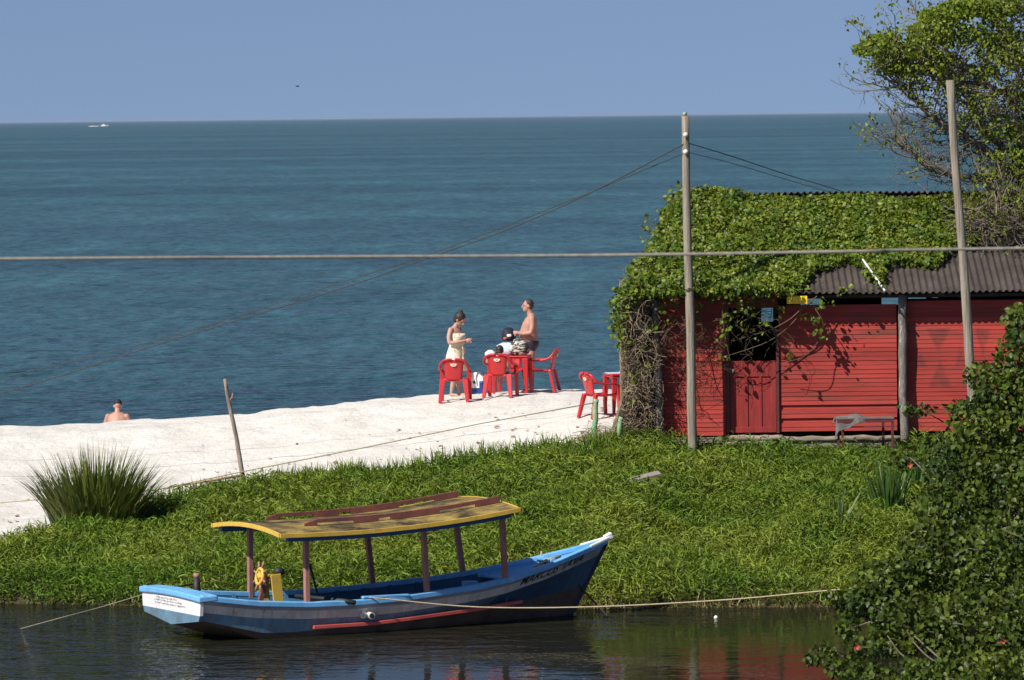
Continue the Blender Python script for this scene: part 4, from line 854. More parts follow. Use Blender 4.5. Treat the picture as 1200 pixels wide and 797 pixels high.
for pix, a0, a1, lf in LM:
    pts = limb(pix, a0, a1, wood)
    for i, p in enumerate(pts):
        f_ = i/len(pts)
        if f_ < .12: continue
        for _ in range(3):
            d = (pts[min(i+1, len(pts)-1)]-pts[i-1]).normalized(); d = (d*.6+Vector((random.gauss(-.2, .6), random.gauss(0, .5), random.gauss(.15, .6)))).normalized()
            twig(p.copy(), d, random.uniform(.4, .95), .014, 2, lf)
wood.build('trunk', M['bark'], tree, True); twg.build('twigs', M['greytwig'], tree, True)
def tclump(px, py, rx, ry, n, Y=103):
    for _ in range(int(n*(4.4 if py < 100 else 3.0))):
        a = random.uniform(0, 6.28); r = math.sqrt(random.random()); p = P(px+rx*r*math.cos(a), py+ry*r*math.sin(a)*.9, Y+random.gauss(0, .5)); tl.append(tuple(p-tb))
for args in ((1012, 58, 12, 8, 70), (1022, 55, 17, 10, 110), (1038, 45, 18, 8, 120), (1050, 62, 28, 14, 240), (1075, 58, 22, 14, 160), (1062, 82, 24, 10, 110), (1040, 80, 14, 8, 40), (1098, 72, 22, 14, 120), (1090, 38, 28, 14, 220), (1100, 20, 26, 12, 200), (1128, 10, 30, 12, 260), (1160, 6, 32, 16, 260), (1195, 0, 30, 20, 260), (1120, 40, 26, 16, 160), (1165, 38, 24, 20, 120), (1110, 92, 16, 10, 50), (1075, 102, 14, 7, 28), (1132, 138, 16, 8, 40), (1190, 60, 22, 26, 160), (1195, 110, 18, 20, 110), (1150, 85, 22, 10, 70), (1160, 232, 28, 10, 90), (1125, 235, 16, 8, 40), (1190, 255, 26, 16, 90), (1105, 240, 14, 6, 20), (1180, 185, 20, 12, 50), (1170, 285, 26, 14, 60), (1210, 220, 26, 40, 150), (1150, 120, 22, 14, 70), (1180, 150, 24, 16, 110), (1165, 205, 24, 12, 80), (1195, 170, 16, 20, 90), (1175, 60, 30, 24, 130), (1140, 255, 20, 10, 60), (1150, 290, 20, 8, 30)): tclump(*args)
C = np.array(tl); A, Nn = orient(len(C), .7, (-.4, -.4, .7)); leaves('crown', C, A, Nn, RNG.uniform(.045, .092, len(C)), M['treeleaf'], tree, .8)
# ------------------------------------------------------------------ shrub at the right
random.seed(41)
bb = Vector((8.4, 78.5, .3)); bush = empty('coastal_shrub', bb); tag(bush, 'large dark glossy shrub with a few red flowers over the river edge', 'shrub')
bl = []; fl_ = []
def blob(px, py, rx, ry, Y, dy, n):
    for _ in range(int(n*2.1)):
        v = Vector((random.gauss(0, 1), random.gauss(0, 1), random.gauss(0, 1))).normalized()*(random.random()**.30)
        p = P(px+rx*v.x, py+ry*v.z, Y+dy*v.y); p.z = max(p.z, .06); bl.append((p-bb, v))
for a in ((1205, 430, 42, 55, 84, .9, 800), (1175, 470, 36, 36, 84, .9, 620), (1215, 520, 75, 55, 83.5, 1.3, 1100), (1150, 500, 42, 34, 83.5, 1, 560), (1120, 545, 40, 30, 83, .9, 520), (1105, 520, 26, 14, 84, .5, 130), (1165, 570, 60, 50, 82.5, 1.3, 900), (1110, 600, 40, 44, 82, 1, 560), (1095, 650, 42, 44, 81, 1, 620), (1165, 660, 65, 60, 80.5, 1.4, 1000), (1230, 620, 60, 90, 81, 1.5, 700), (1045, 680, 44, 30, 80.5, .8, 480), (1010, 705, 34, 22, 80.3, .7, 330), (1070, 730, 55, 38, 79.5, 1, 640), (1140, 740, 70, 50, 79, 1.2, 820), (1210, 740, 60, 70, 78.5, 1.3, 600), (1035, 765, 36, 20, 78.8, .7, 170), (966, 764, 18, 12, 75.5, .4, 50), (985, 782, 24, 13, 74.3, .4, 60), (952, 772, 9, 8, 75, .2, 16), (1005, 760, 18, 12, 75.8, .4, 44), (1180, 795, 95, 34, 73.5, 1, 620), (1085, 792, 55, 22, 73.6, .8, 260), (1020, 792, 34, 14, 73.8, .5, 80), (995, 735, 16, 14, 79.6, .4, 60), (975, 700, 10, 8, 80.2, .3, 24), (1075, 480, 22, 8, 84.5, .3, 30), (1060, 535, 22, 16, 84.2, .4, 60), (1195, 375, 22, 20, 84.5, .5, 130), (1150, 440, 20, 20, 84.4, .5, 120), (1130, 480, 24, 12, 84.3, .5, 90)): blob(*a)
C = np.array([tuple(p) for p, v in bl]); Vd = np.array([tuple(v) for p, v in bl]); Nn = Vd*.5+np.array([-.25, -.45, .55])+RNG.normal(0, .55, C.shape); A = RNG.normal(0, 1, C.shape)-np.array([0, 0, .4])
leaves('foliage', C, A, Nn, RNG.uniform(.045, .115, len(C)), M['bush'], bush, .9)
b = MB()
def bstem(pix, r):
    pts = smooth_path([P(px, py, Y) for px, py, Y in pix], 5); b.tube([p-bb for p in pts], [r*.55*(1-.6*i/len(pts)) for i in range(len(pts))], 6)
base = [(1260, 805, 78.8), (1230, 800, 78.6), (1280, 790, 79)]
for pix in ([(1260, 800, 78.8), (1180, 810, 78.4), (1100, 800, 78.2), (1030, 775, 78.4), (975, 768, 78.5)], [(1240, 805, 78.6), (1140, 812, 78), (1060, 800, 77.8), (1000, 795, 78), (965, 772, 78.3)], [(1230, 790, 78.8), (1150, 760, 79), (1080, 720, 79.8), (1040, 690, 80.4), (985, 700, 80.2)], [(1240, 780, 79), (1180, 690, 80), (1130, 610, 81.6), (1090, 560, 83), (1060, 530, 84.2)], [(1250, 780, 79), (1200, 640, 81), (1170, 540, 83), (1150, 470, 84.2)], [(1260, 780, 79), (1225, 600, 82), (1205, 470, 84), (1195, 385, 84.5)], [(1230, 800, 78.5), (1130, 790, 78), (1050, 730, 79), (1000, 735, 79.5)], [(1110, 800, 77.9), (1060, 770, 77.9), (1040, 745, 78)], [(1150, 800, 77.8), (1095, 775, 77.8), (1070, 752, 77.9)], [(1190, 640, 80), (1140, 560, 83.4), (1085, 571, 83)]): bstem(pix, .035)
for i in range(0, len(bl), 150):
    p, v = bl[i]; q = Vector(p)+Vector((random.uniform(.1, .45), random.uniform(-.1, .3), random.uniform(-.4, -.1))); b.tube([q, (q+Vector(p))/2+Vector((0, 0, .03)), Vector(p)], [.011, .009, .005], 4)
b.build('branches', M['bark'], bush, True)
for px, py, Y in ((1066, 545, 83.3), (1004, 758, 75.3), (1175, 751, 78.0)):
    b = MB(); c = P(px, py, Y-.25)-bb
    for k in range(5):
        a = k*1.257; d = Vector((math.cos(a), -.6, math.sin(a))).normalized(); s_ = Vector((-math.sin(a), 0, math.cos(a))); b.add([c, c+d*.03+s_*.022, c+d*.055, c+d*.03-s_*.022], [(0, 1, 2, 3)])
    b.build('flower', M['flower'], bush)
# ------------------------------------------------------------------ plastic furniture
def chair_mesh(root):
    m = M['redplastic']
    b = MB(); rs = []
    for y_ in np.linspace(-.22, .25, 8):
        hw_ = .205+.03*(y_+.22)/.47; rs.append([(v, y_, .43+.035*(v/.22)**2-.02*math.cos(y_*6)+(-.025 if y_ > .22 else 0)) for v in np.linspace(-hw_, hw_, 7)])
    b.rings(rs, cap=False, closed=False); o = b.build('seat', m, root, True); md = o.modifiers.new('s', 'SOLIDIFY'); md.thickness = .022; md.offset = -1
    b = MB(); rs = []
    for k in range(10):
        f_ = k/9; z_ = .42+.40*f_; hw_ = .15+.055*f_ if f_ < .9 else .185; y_ = -.215-.10*f_
        rs.append([(v, y_-.035*(1-(v/.2)**2)+.02, z_-(.018*(v/.19)**2 if f_ > .85 else 0)) for v in np.linspace(-hw_, hw_, 7)])
    b.rings(rs, cap=False, closed=False); o = b.build('backrest', m, root, True); md = o.modifiers.new('s', 'SOLIDIFY'); md.thickness = .016; back = o
    # sticker on the rear face
    b = MB(); c = [(.0, 0)]+[(.062*math.cos(a), .052*math.sin(a)) for a in np.linspace(math.pi, 2*math.pi, 13)]; f_ = .80
    zt = .745
    def onback(v, z_): ff = (z_-.42)/.40; return (v, -.215-.10*ff-.035*(1-(v/.2)**2)+.02-.019, z_)
    b.add([onback(v, zt+w) for v, w in c[1:]]+[onback(0, zt+.008)], [tuple(range(14))]); st_ = b.build('sticker', M['sticker'], back)
    b = MB()
    for v0, w0, l_ in ((-.03, -.012, .06), (-.02, -.028, .04)):
        p0, p1 = onback(v0, zt+w0), onback(v0+l_, zt+w0); b.bar((p0[0], p0[1]-.003, p0[2]), (p1[0], p1[1]-.003, p1[2]), .008, .002, upv=(0, 1, 0))
    b.build('sticker_print', M['stickerink'], st_)
    for sx in (-1, 1):
        b = MB(); pts = smooth_path([(.258*sx, .235, .60), (.272*sx, .12, .625), (.28*sx, -.08, .635), (.272*sx, -.20, .67), (.25*sx, -.27, .735), (.20*sx, -.305, .795), (.12*sx, -.325, .825), (.03*sx, -.335, .83)], 4); b.tube(pts, .029, 8, flat=.7); b.build('armrest', m, root, True)
    for sx in (-1, 1):
        b = MB(); b.bar((.27*sx, .255, 0), (.255*sx, .225, .61), (.065), .05, w2=.085, h2=.055, upv=(0, 1, 0)); b.bar((.24*sx, .22, .41), (.262*sx, .235, .42), .05, .03); b.build('leg', m, root, bevel=.008)
        b = MB(); b.bar((.265*sx, -.315, 0), (.215*sx, -.215, .44), .065, .055, w2=.105, h2=.055, upv=(0, 1, 0)); b.build('leg', m, root, bevel=.008)
def kids(o): return [c for c in bpy.data.objects if c.parent == o]
def copy_tree(o, parent=None):
    c = o.copy(); COL.objects.link(c)
    if parent: c.parent = parent
    for ch in kids(o): copy_tree(ch, c)
    return c
first = None; CG = 'red plastic chairs on the sand'
def chair(px, Y, rz, label):
    global first
    x = (px-600)/F*Y; z = zat(x, Y)
    if first is None:
        first = empty('plastic_chair'); chair_mesh(first); o = first; bpy.context.view_layer.update()
    else: o = copy_tree(first)
    o.location = (x, Y, z-.012); o.rotation_euler = (0, 0, R(rz)); tag(o, label, 'chair', CG); return o
chair(532.5, 107.6, -4, 'empty red plastic chair in front of the standing woman')
ch2 = chair(586, 107.7, -12, 'red plastic chair with a child sitting in it')
chair(634, 109.3, 78, 'red plastic chair behind which the bare-chested man stands')
chair(600, 110.0, 178, 'red plastic chair on the far side of the laden table')
chair(703, 102.6, -62, 'red plastic chair turned side-on behind the green post')
def table(px, Y, rz, label):
    x = (px-600)/F*Y; z = zat(x, Y); t = empty('plastic_table', (x, Y, z-.01), R(rz)); tag(t, label, 'table', 'red plastic tables on the sand')
    b = MB(); b.box((0, 0, .715), (.70, .70, .025)); b.box((0, 0, .685), (.66, .66, .04)); b.build('table_top', M['redplastic'], t, bevel=.012)
    for sx in (-1, 1):
        for sy in (-1, 1):
            b = MB(); b.bar((.32*sx, .32*sy, 0), (.295*sx, .295*sy, .68), .05, .05, w2=.10, h2=.09, upv=(0, 1, 0)); b.build('leg', M['redplastic'], t, bevel=.008)
    return t, z
t1, tz1 = table(600, 108.9, -8, 'red plastic table with bags on it between the chairs')
t2, tz2 = table(733, 103.3, 14, 'red plastic table half hidden by the dry vine')
tx1, ty1 = t1.location.x, t1.location.y; TT = tz1+.72
b = MB(); b.box((0, 0, .006), (.5, .4, .01)); b.box((.1, .05, .016), (.2, .14, .02)); o = b.build('paper_sheets', M['paleblue'], None, bevel=.003); o.location = (t2.location.x-.1, t2.location.y, tz2+.72); o.rotation_euler = (0, 0, .2); tag(o, 'pale sheets of paper lying on the table by the dry vine', 'papers')
def bagshape(name, m, c, r, label, cat, handles=True):
    b = MB(); rs = []
    for k, (f_, z_) in enumerate(((.75, 0), (1, .15), (1.03, .45), (.9, .8), (.55, .98))):
        rs.append([(r[0]*f_*math.cos(a)*(1+.1*math.sin(3*a+k)), r[1]*f_*math.sin(a), r[2]*z_+.02*math.sin(2*a+k)) for a in np.linspace(0, 2*math.pi, 15)[:-1]])
    b.rings(rs); o = b.build(name, m, None, True); o.location = c; tag(o, label, cat)
    if handles:
        h = MB(); h.tube(smooth_path([(-r[0]*.5, -r[1]*.3, r[2]*.85), (-r[0]*.4, -r[1]*.3, r[2]*1.15), (r[0]*.3, -r[1]*.3, r[2]*1.15), (r[0]*.5, -r[1]*.3, r[2]*.85)], 5), .012, 6); h.build('handle', m, o, True)
    return o
bagshape('beach_bag', M['camo'], (tx1+.13, ty1-.05, TT), (.19, .13, .27), 'dark striped bag standing on the red table', 'bag')
bagshape('beach_towel', M['whitecloth'], (tx1-.43, ty1+.35, tz1+.58), (.11, .07, .22), 'bundled white towel on the far chair beside the child', 'towel', False)
bagshape('cloth_bundle', M['paleblue'], (tx1-.12, ty1+.15, TT), (.20, .12, .23), 'pale blue bundle on the table beside the striped bag', 'bundle', False)
# cooler
cp = P(558, 458, 109.3); cz = zat(cp.x, 109.3)
co = empty('cooler_box', (cp.x, 109.3, cz-.01), R(-15)); tag(co, 'blue and white picnic cooler on the sand behind the empty chair', 'cooler')
b = MB(); b.box((0, 0, .13), (.34, .25, .26), taper=.92); b.build('body', M['coolerblue'], co, bevel=.02)
b = MB(); b.rings([[(-.18, -.135, .26), (.18, -.135, .26), (.18, .135, .26), (-.18, .135, .26)], [(-.18, -.135, .33), (.18, -.135, .33), (.18, .135, .33), (-.18, .135, .33)], [(-.06, -.10, .43), (.06, -.10, .43), (.06, .10, .43), (-.06, .10, .43)]]); b.build('lid', M['white'], co, bevel=.015)
b = MB(); b.box((0, -.128, .2), (.2, .012, .14)); b.build('front_panel', M['white'], co); b = MB(); b.ell((0, -.14, .24), (.028, .015, .028), 12, 6); b.build('tap', M['black'], co, True)
# ------------------------------------------------------------------ people
def bake(mb, name, m, vox, sm=6):
    o = mb.build('tmp_'+name, m); md = o.modifiers.new('r', 'REMESH'); md.mode = 'VOXEL'; md.voxel_size = vox; md.use_smooth_shade = True
    ms = o.modifiers.new('s', 'SMOOTH'); ms.factor = .5; ms.iterations = sm
    bpy.context.view_layer.update(); me = bpy.data.meshes.new_from_object(o.evaluated_get(bpy.context.evaluated_depsgraph_get())); bpy.data.objects.remove(o)
    me.name = name; me.materials.clear(); return link(name, me, m, None, True)
def seg(b, pts, rad, n=12):
    pts = [Vector(p) for p in pts]; b.tube(smooth_path(pts, 3), list(np.interp(np.linspace(0, len(rad)-1, 3*(len(pts)-1)+1), range(len(rad)), rad)), n)
    for p, r in zip(pts, rad): b.ell(p, (r, r, r), 10, 6)
def torso(b, secs):   # (x, y, z, depth, width)
    rs = []
    for x, y, z, d, w in secs: rs.append([(x+d*math.cos(a), y+w*math.sin(a)*(1-.08*math.cos(2*a)), z) for a in np.linspace(0, 2*math.pi, 25)[:-1]])
    b.rings(rs)
def head(b, c, yaw, pitch, s=1.0):
    rt_ = Euler((0, pitch, yaw)).to_matrix(); c = Vector(c)
    def at(x, y, z): return c+rt_ @ (Vector((x, y, z))*s)
    b.ell(at(-.005, 0, .02), (.098*s, .078*s, .105*s), 16, 12, rot=rt_); b.ell(at(.025, 0, -.055), (.066*s, .058*s, .065*s), 12, 9, rot=rt_); b.ell(at(.065, 0, -.092), (.03*s, .032*s, .025*s), 10, 7, rot=rt_)
    b.tube([at(.088, 0, .025), at(.108, 0, -.008), at(.122, 0, -.025), at(.09, 0, -.038)], [.012*s, .017*s, .019*s, .014*s], 8); b.ell(at(.088, 0, -.062), (.014*s, .028*s, .012*s), 8, 6, rot=rt_)
    for sg in (-1, 1): b.ell(at(-.005, .08*sg, -.01), (.022*s, .014*s, .034*s), 8, 6, rot=rt_); b.ell(at(.078, .03*sg, .028), (.02*s, .026*s, .012*s), 8, 6, rot=rt_)
    return at, rt_
def hand(b, w, d, palm_n, sd, s=1.0, curl=.9):   # wrist, direction, palm normal, thumb side sign
    w = Vector(w); d = Vector(d).normalized(); n = Vector(palm_n); n = (n-d*n.dot(d)).normalized(); sdv = d.cross(n)*sd
    rot = Matrix((d, sdv, n)).transposed(); b.ell(w+d*.05*s, (.055*s, .042*s, .02*s), 10, 7, rot=rot); b.ell(w+d*.01*s, (.04*s, .028*s, .022*s), 8, 6, rot=rot)
    for k, (o_, L_) in enumerate(((.030, .072), (.010, .08), (-.011, .074), (-.031, .058))):
        p = w+d*.085*s+sdv*o_*s; q = [p-d*.03*s, p]; a = 0
        for j in range(3): a += curl*.55; p = p+(d*math.cos(a)+n*math.sin(a))*(L_*s/2.6); q.append(p.copy())
        b.tube(q, [.0105*s, .0105*s, .0095*s, .009*s, .0075*s], 7)
    p = w+d*.03*s+sdv*.03*s; q = [p]; 
    for j, (dd, ss, nn) in enumerate(((.6, .8, .3), (.85, .35, .5), (.9, .0, .5))): p = p+(d*dd+sdv*ss+n*nn).normalized()*.03*s; q.append(p.copy())
    b.tube(q, [.014*s, .013*s, .011*s, .009*s], 7)
def foot(b, an, d, s=1.0):
    an = Vector(an); d = Vector(d).normalized(); sd = Vector((-d.y, d.x, 0)); rot = Matrix((d, sd, Vector((0, 0, 1)))).transposed()
    b.ell((an.x, an.y, .045*s)+0*d if False else Vector((an.x, an.y, .045*s)), (.045*s, .036*s, .045*s), 10, 7); b.ell(Vector((an.x, an.y, .035*s))+d*.07*s, (.10*s, .042*s, .034*s), 12, 7, rot=rot); b.ell(Vector((an.x, an.y, .02*s))+d*.15*s, (.05*s, .045*s, .02*s), 10, 6, rot=rot)
def eyes(at, parent, s=1):
    for sg in (-1, 1): b = MB(); b.ell(at(.088, .03*sg, .012), (.011*s, .012*s, .008*s), 8, 6); b.build('eye', M['eye'], parent, True)
# man, facing left
def place(o, px, py, Y, rz):
    p = P(px, py, Y); o.location = (p.x, p.y, zat(p.x, p.y)-.01); o.rotation_euler = (0, 0, R(rz))
b = MB()
torso(b, [(-.02, 0, .80, .09, .13), (-.02, 0, .88, .125, .165), (-.01, 0, .96, .155, .172), (.02, 0, 1.05, .18, .168), (.035, 0, 1.13, .19, .165), (.015, 0, 1.24, .168, .17), (-.005, 0, 1.35, .15, .18), (-.02, 0, 1.44, .115, .175), (-.03, 0, 1.49, .075, .13), (-.025, 0, 1.53, .06, .07)])
seg(b, [(-.02, 0, 1.48), (.0, 0, 1.56), (.02, 0, 1.63)], [.068, .06, .058])
at, hr = head(b, (.035, 0, 1.685), 0, R(0))
for sg in (-1, 1):
    seg(b, [(-.025, .185*sg, 1.44), (-.03, .235*sg, 1.30), (.0, .265*sg, 1.17)], [.066, .052, .044])
    seg(b, [(.0, .265*sg, 1.17), (.14, .22*sg, 1.15), (.25, .15*sg, 1.165)], [.044, .042, .029]); hand(b, (.25, .15*sg, 1.165), (1, -.35*sg, .03), (0, -sg, -.35), sg, curl=.9)
    seg(b, [(-.02, .088*sg, .86), (.0, .10*sg, .68), (.015, .105*sg, .49)], [.088, .078, .056]); seg(b, [(.015, .105*sg, .49), (-.015, .11*sg, .34), (-.02, .11*sg, .08)], [.054, .056, .037]); foot(b, (-.02, .11*sg, .08), (1, .2*sg, 0))
man = bake(b, 'person', M['skinm'], .0085, 4); place(man, 622, 459, 110.1, 183); tag(man, 'bare-chested man in dark swim trunks standing by the red chairs', 'person')
b = MB(); b.ell(at(-.022, 0, .042), (.094, .083, .094), 16, 10, rot=hr); b.ell(at(-.055, 0, -.015), (.055, .074, .06), 12, 8, rot=hr); b.build('hair', M['hairb'], man, True); eyes(at, man)
b = MB(); torso(b, [(-.02, 0, .82, .10, .155), (-.022, 0, .88, .137, .177), (-.012, 0, .94, .162, .184), (.002, 0, .995, .178, .180), (.007, 0, 1.005, .165, .172)])
for sg in (-1, 1): seg(b, [(-.02, .088*sg, .875), (-.018, .092*sg, .845)], [.098, .094])
tr_ = bake(b, 'swim_trunks', M['trunks'], .010, 3); tr_.parent = man
b = MB(); c = Vector((.42, 0, 1.11)); rs = []
for k, (r_, z_) in enumerate(((.03, .115), (.12, .10), (.175, .04), (.19, -.03), (.165, -.075))): rs.append([Vector((.06*(z_), 0, 0))+c+Vector((r_*.75*math.cos(a), r_*1.05*math.sin(a), z_*1.3+.012*math.sin(3*a))) for a in np.linspace(0, 2*math.pi, 17)[:-1]])
capm = MB(); capm.rings(rs); 
capw = Matrix.Translation(man.location) @ Matrix.Rotation(R(183), 4, 'Z')
o = capm.build('folded_cap', M['cap'], None, True); o.matrix_world = capw; tag(o, 'black, white and red cap held in the hands of the standing man', 'cap')
b = MB(); b.ell(c+Vector((.0, .12, .0)), (.075, .08, .06), 12, 8); b.build('white_panel', M['whitecloth'], o, True)
b = MB(); b.ell(c+Vector((.07, .15, -.05)), (.05, .06, .028), 10, 6); b.build('red_badge', M['strakered'], o, True)
# woman, facing right
b = MB()
torso(b, [(-.02, 0, .74, .10, .14), (-.02, 0, .82, .125, .168), (-.005, 0, .90, .12, .155), (.01, 0, 1.0, .105, .132), (.01, 0, 1.10, .108, .135), (.015, 0, 1.18, .112, .145), (-.005, 0, 1.28, .085, .155), (-.015, 0, 1.335, .062, .115), (-.01, 0, 1.37, .05, .06)])
for sg in (-1, 1): b.ell((.085, .07*sg, 1.165), (.06, .065, .065), 10, 8)
seg(b, [(-.01, 0, 1.33), (.015, 0, 1.39), (.05, 0, 1.45)], [.055, .046, .046])
at, hr = head(b, (.09, 0, 1.495), 0, R(40), 1.0)
for sg in (-1, 1):
    seg(b, [(-.015, .155*sg, 1.30), (-.03, .20*sg, 1.17), (-.01, .215*sg, 1.05)], [.05, .044, .038])
    seg(b, [(-.01, .215*sg, 1.05), (.12, .17*sg, 1.06), (.24, .07*sg, 1.09)], [.038, .034, .024]); hand(b, (.24, .07*sg, 1.09), (1, -.45*sg, .2), (-.2, -sg, -.2), sg, .92, .9)
    seg(b, [(-.02, .08*sg, .80), (.0, .085*sg, .63), (.01, .08*sg, .44)], [.085, .072, .05]); seg(b, [(.01, .08*sg, .44), (-.015, .08*sg, .31), (-.02+.04*sg, .08*sg, .08)], [.048, .05, .032]); foot(b, (-.02+.04*sg, .08*sg, .08), (1, .15*sg, 0), .9)
wom = bake(b, 'person', M['skinw'], .0085, 4); place(wom, 535, 465, 109.1, -28); tag(wom, 'dark-haired woman in a pale floral strapless dress looking down', 'person'); eyes(at, wom, 1.0); wom.scale = (1.06, 1.08, 1.0)
b = MB(); b.ell(at(-.03, 0, .035), (.112, .098, .110), 16, 10, rot=hr); b.ell(at(-.05, 0, -.04), (.065, .082, .07), 12, 8, rot=hr); b.ell(at(-.075, 0, .105), (.05, .048, .042), 12, 8, rot=hr); b.ell(at(-.085, .02, .138), (.03, .035, .022), 10, 7, rot=hr); b.build('hair', M['hair'], wom, True)
b = MB(); rs = []
for x, y, z, d, w in ((.0, 0, .50, .20, .235), (-.01, 0, .62, .178, .215), (-.015, 0, .74, .155, .195), (-.015, 0, .82, .142, .184), (-.002, 0, .90, .132, .166), (.01, 0, .985, .117, .144), (.02, 0, 1.08, .13, .15), (.032, 0, 1.16, .148, .157), (.028, 0, 1.225, .128, .156)):
    rs.append([(x+d*math.cos(a)*(1+(.03*math.sin(9*a) if z < .8 else 0)), y+w*math.sin(a)*(1+(.03*math.sin(9*a) if z < .8 else 0)), z) for a in np.linspace(0, 2*math.pi, 49)[:-1]])
b.rings(rs, cap=False); o = b.build('dress', M['dress'], wom, True); md = o.modifiers.new('s', 'SOLIDIFY'); md.thickness = .006; md.offset = 1
b = MB(); g = []
for i in range(9): g.append([(.19+.02*i/8+.012*math.sin(j*1.5+i*.6), -.10+.018*j-.01*i/8*j, .98-.44*i/8) for j in range(6)])
b.rings(g, cap=False, closed=False); o = b.build('dress_sash', M['dress'], wom, True); md = o.modifiers.new('s', 'SOLIDIFY'); md.thickness = .006
# child in the second chair, back to the camera
b = MB()
torso(b, [(-.05, 0, .455, .085, .105), (-.05, 0, .52, .09, .108), (-.055, 0, .62, .08, .10), (-.06, 0, .70, .075, .115), (-.06, 0, .745, .055, .09), (-.055, 0, .77, .04, .045)])
seg(b, [(-.06, 0, .74), (-.045, 0, .80)], [.042, .04]); at, hr = head(b, (-.03, 0, .885), 0, R(8), .86)
for sg in (-1, 1):
    seg(b, [(-.06, .115*sg, .715), (-.05, .155*sg, .62), (.0, .175*sg, .55)], [.036, .032, .028]); seg(b, [(.0, .175*sg, .55), (.07, .17*sg, .57), (.14, .13*sg, .62)], [.028, .026, .02]); hand(b, (.14, .13*sg, .62), (1, -.2*sg, .3), (0, -sg, 0), sg, .6, .7)
    seg(b, [(-.03, .06*sg, .51), (.10, .075*sg, .52), (.22, .08*sg, .51)], [.062, .055, .044]); seg(b, [(.22, .08*sg, .51), (.25, .08*sg, .38), (.24, .08*sg, .27)], [.042, .042, .03])
    rotf = Matrix.Identity(3); b.ell((.28, .08*sg, .24), (.065, .03, .025), 10, 6)
kid = bake(b, 'person', M['skinw'], .008, 3); kid.location = ch2.location; kid.rotation_euler = (0, 0, R(78)); tag(kid, 'small dark-haired child sitting with back turned in a red chair', 'person'); eyes(at, kid, .86)
b = MB(); b.ell(at(-.02, 0, .03), (.10*.86, .089*.86, .103*.86), 16, 10, rot=hr); b.ell(at(-.06, 0, -.03), (.05, .066, .055), 12, 8, rot=hr); b.build('hair', M['hair'], kid, True)
b = MB(); torso(b, [(-.05, 0, .45, .098, .118), (-.05, 0, .52, .10, .12), (-.052, 0, .575, .094, .112), (-.052, 0, .60, .088, .106)])
for sg in (-1, 1): seg(b, [(-.03, .06*sg, .51), (.12, .075*sg, .52)], [.072, .064])
o = bake(b, 'shorts', M['paleblue'], .01, 2); o.parent = kid
# man sitting on the beach slope, seen from behind (local x faces the sea)
b = MB()
torso(b, [(-.06, 0, .06, .12, .16), (-.07, 0, .14, .125, .165), (-.06, 0, .28, .115, .155), (-.03, 0, .40, .115, .175), (.0, 0, .50, .10, .185), (.015, 0, .56, .075, .15), (.02, 0, .60, .055, .08)])
seg(b, [(.02, 0, .57), (.05, 0, .63), (.075, 0, .68)], [.066, .058, .056]); at, hr = head(b, (.10, 0, .725), R(8), R(24))
for sg in (-1, 1):
    seg(b, [(.01, .185*sg, .515), (.02, .235*sg, .38), (.08, .235*sg, .26)], [.062, .05, .042]); seg(b, [(.08, .235*sg, .26), (.2, .2*sg, .32), (.32, .13*sg, .36)], [.042, .038, .028]); hand(b, (.32, .13*sg, .36), (1, -.3*sg, -.2), (0, -sg, -.3), sg)
    seg(b, [(-.03, .09*sg, .1), (.2, .13*sg, .26), (.38, .15*sg, .42)], [.088, .075, .055]); seg(b, [(.38, .15*sg, .42), (.44, .14*sg, .22), (.5, .13*sg, .02)], [.054, .054, .036]); b.ell((.58, .13*sg, -.02), (.11, .042, .034), 10, 6)
sit = bake(b, 'person', M['skinm'], .0085, 4); px_ = P(137.5, 490, 112.6); sit.location = (px_.x, 112.6, P(137, 474.8, 112.6).z-.745); sit.rotation_euler = (0, 0, R(86)); tag(sit, 'bare-backed man in a dark cap sitting on the beach facing the sea', 'person'); eyes(at, sit)
b = MB(); b.ell(at(-.008, 0, .05), (.106, .087, .088), 16, 10, rot=hr); b.ell(at(.10, 0, .045), (.07, .065, .012), 12, 6, rot=hr); b.build('cap', M['cap'], sit, True)
b = MB(); torso(b, [(-.06, 0, .03, .13, .175), (-.07, 0, .12, .137, .178), (-.066, 0, .20, .13, .172)])
for sg in (-1, 1): seg(b, [(-.03, .09*sg, .1), (.18, .125*sg, .25)], [.097, .088])
o = bake(b, 'shorts', M['trunks'], .011, 2); o.parent = sit
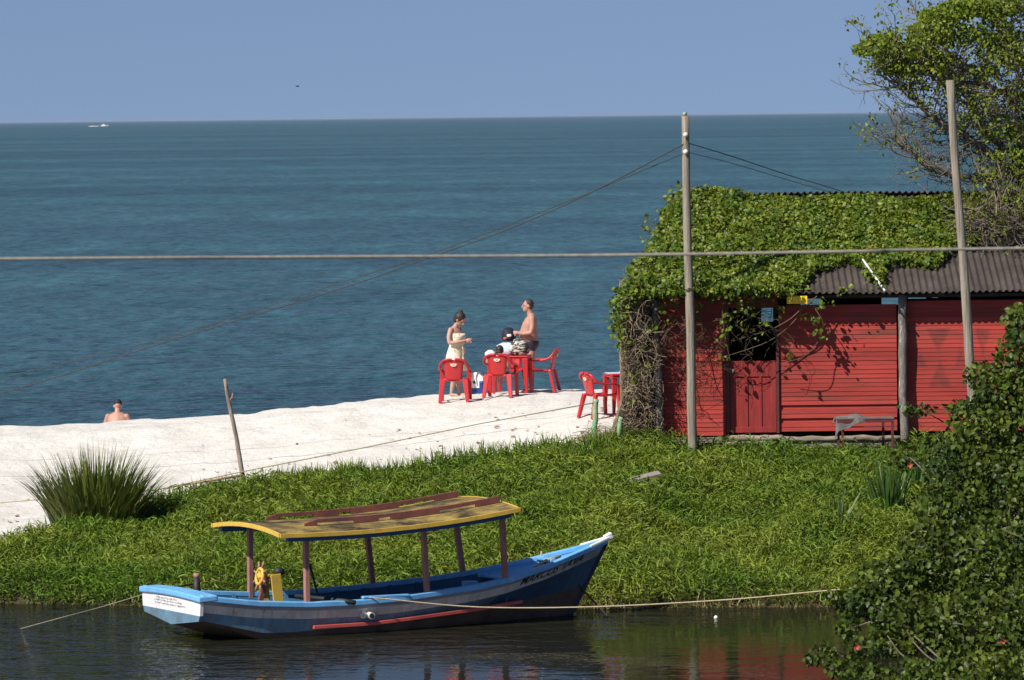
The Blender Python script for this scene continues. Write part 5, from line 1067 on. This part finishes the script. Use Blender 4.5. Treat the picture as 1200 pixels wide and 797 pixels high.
# ------------------------------------------------------------------ far boat and bird
fb = G(122, 148.0, 0); k = 1.0
mo_ = empty('motor_boat', (fb.x, fb.y, -.2), R(4)); mo_.scale = (.75,)*3; tag(mo_, 'tiny white motor boat speeding along near the horizon', 'boat')
b = MB(); b.rings([[(-7, -2, 0), (-7, -2, 2.2), (-7, 2, 2.2), (-7, 2, 0)], [(3, -2, 0), (3, -2.2, 2.6), (3, 2.2, 2.6), (3, 2, 0)], [(8.5, -.1, .6), (9, -.1, 3.2), (9, .1, 3.2), (8.5, .1, .6)]]); b.build('hull', M['white'], mo_)
b = MB(); b.rings([[(-4, -1.5, 2.2), (2.5, -1.5, 2.5), (2.5, 1.5, 2.5), (-4, 1.5, 2.2)], [(-3.6, -1.3, 4.2), (.8, -1.3, 4.3), (.8, 1.3, 4.3), (-3.6, 1.3, 4.2)]]); b.build('cabin', M['white'], mo_)
b = MB(); b.ell((-15, 0, .1), (9, 3, .7), 12, 6); o = b.build('boat_wake', M['foam'], None, True); o.location = mo_.location; o.rotation_euler = mo_.rotation_euler; tag(o, 'white foam wake trailing the distant motor boat', 'wake'); o['kind'] = 'stuff'
bd = P(348.5, 101.5, 300); bird = empty('sea_bird', bd, R(35)); bird.scale = (.62,)*3; tag(bird, 'tiny dark bird flying above the horizon', 'bird')
b = MB(); b.ell((0, 0, 0), (.12, .035, .035), 10, 6); b.tube([(-.1, 0, 0), (-.18, 0, .0)], [.02, .03], 6, flat=.3); b.tube([(.1, 0, .01), (.15, 0, .015), (.19, 0, .005)], [.026, .028, .006], 7); b.build('body', M['bird'], bird, True)
for sg in (-1, 1):
    b = MB(); b.rings([[(.05, .02*sg, .02), (-.05, .02*sg, .02), (-.05, .02*sg, .01), (.05, .02*sg, .01)], [(.06, .16*sg, .10), (-.04, .16*sg, .10), (-.04, .16*sg, .09), (.06, .16*sg, .09)], [(-.02, .34*sg, .07), (-.05, .34*sg, .07), (-.05, .34*sg, .066), (-.02, .34*sg, .066)]]); b.build('wing', M['bird'], bird, True)

# ------------------------------------------------------------------ sea haze
b = MB(); b.box((0, 29900, 5.2), (70000, 60000, 15.6)); hzm = bpy.data.materials.new('sea haze'); hzm.use_nodes = True; n = hzm.node_tree; n.nodes.remove(n.nodes['Principled BSDF'])
pv = n.nodes.new('ShaderNodeVolumePrincipled'); pv.inputs['Color'].default_value = (.66, .78, .98, 1); pv.inputs['Density'].default_value = 1.6e-5; pv.inputs['Anisotropy'].default_value = .2
n.links.new(pv.outputs[0], n.nodes['Material Output'].inputs['Volume'])
hb = b.build('haze', hzm); hb['kind'] = 'stuff'; tag(hb, 'pale blue sea haze softening the horizon', 'haze')
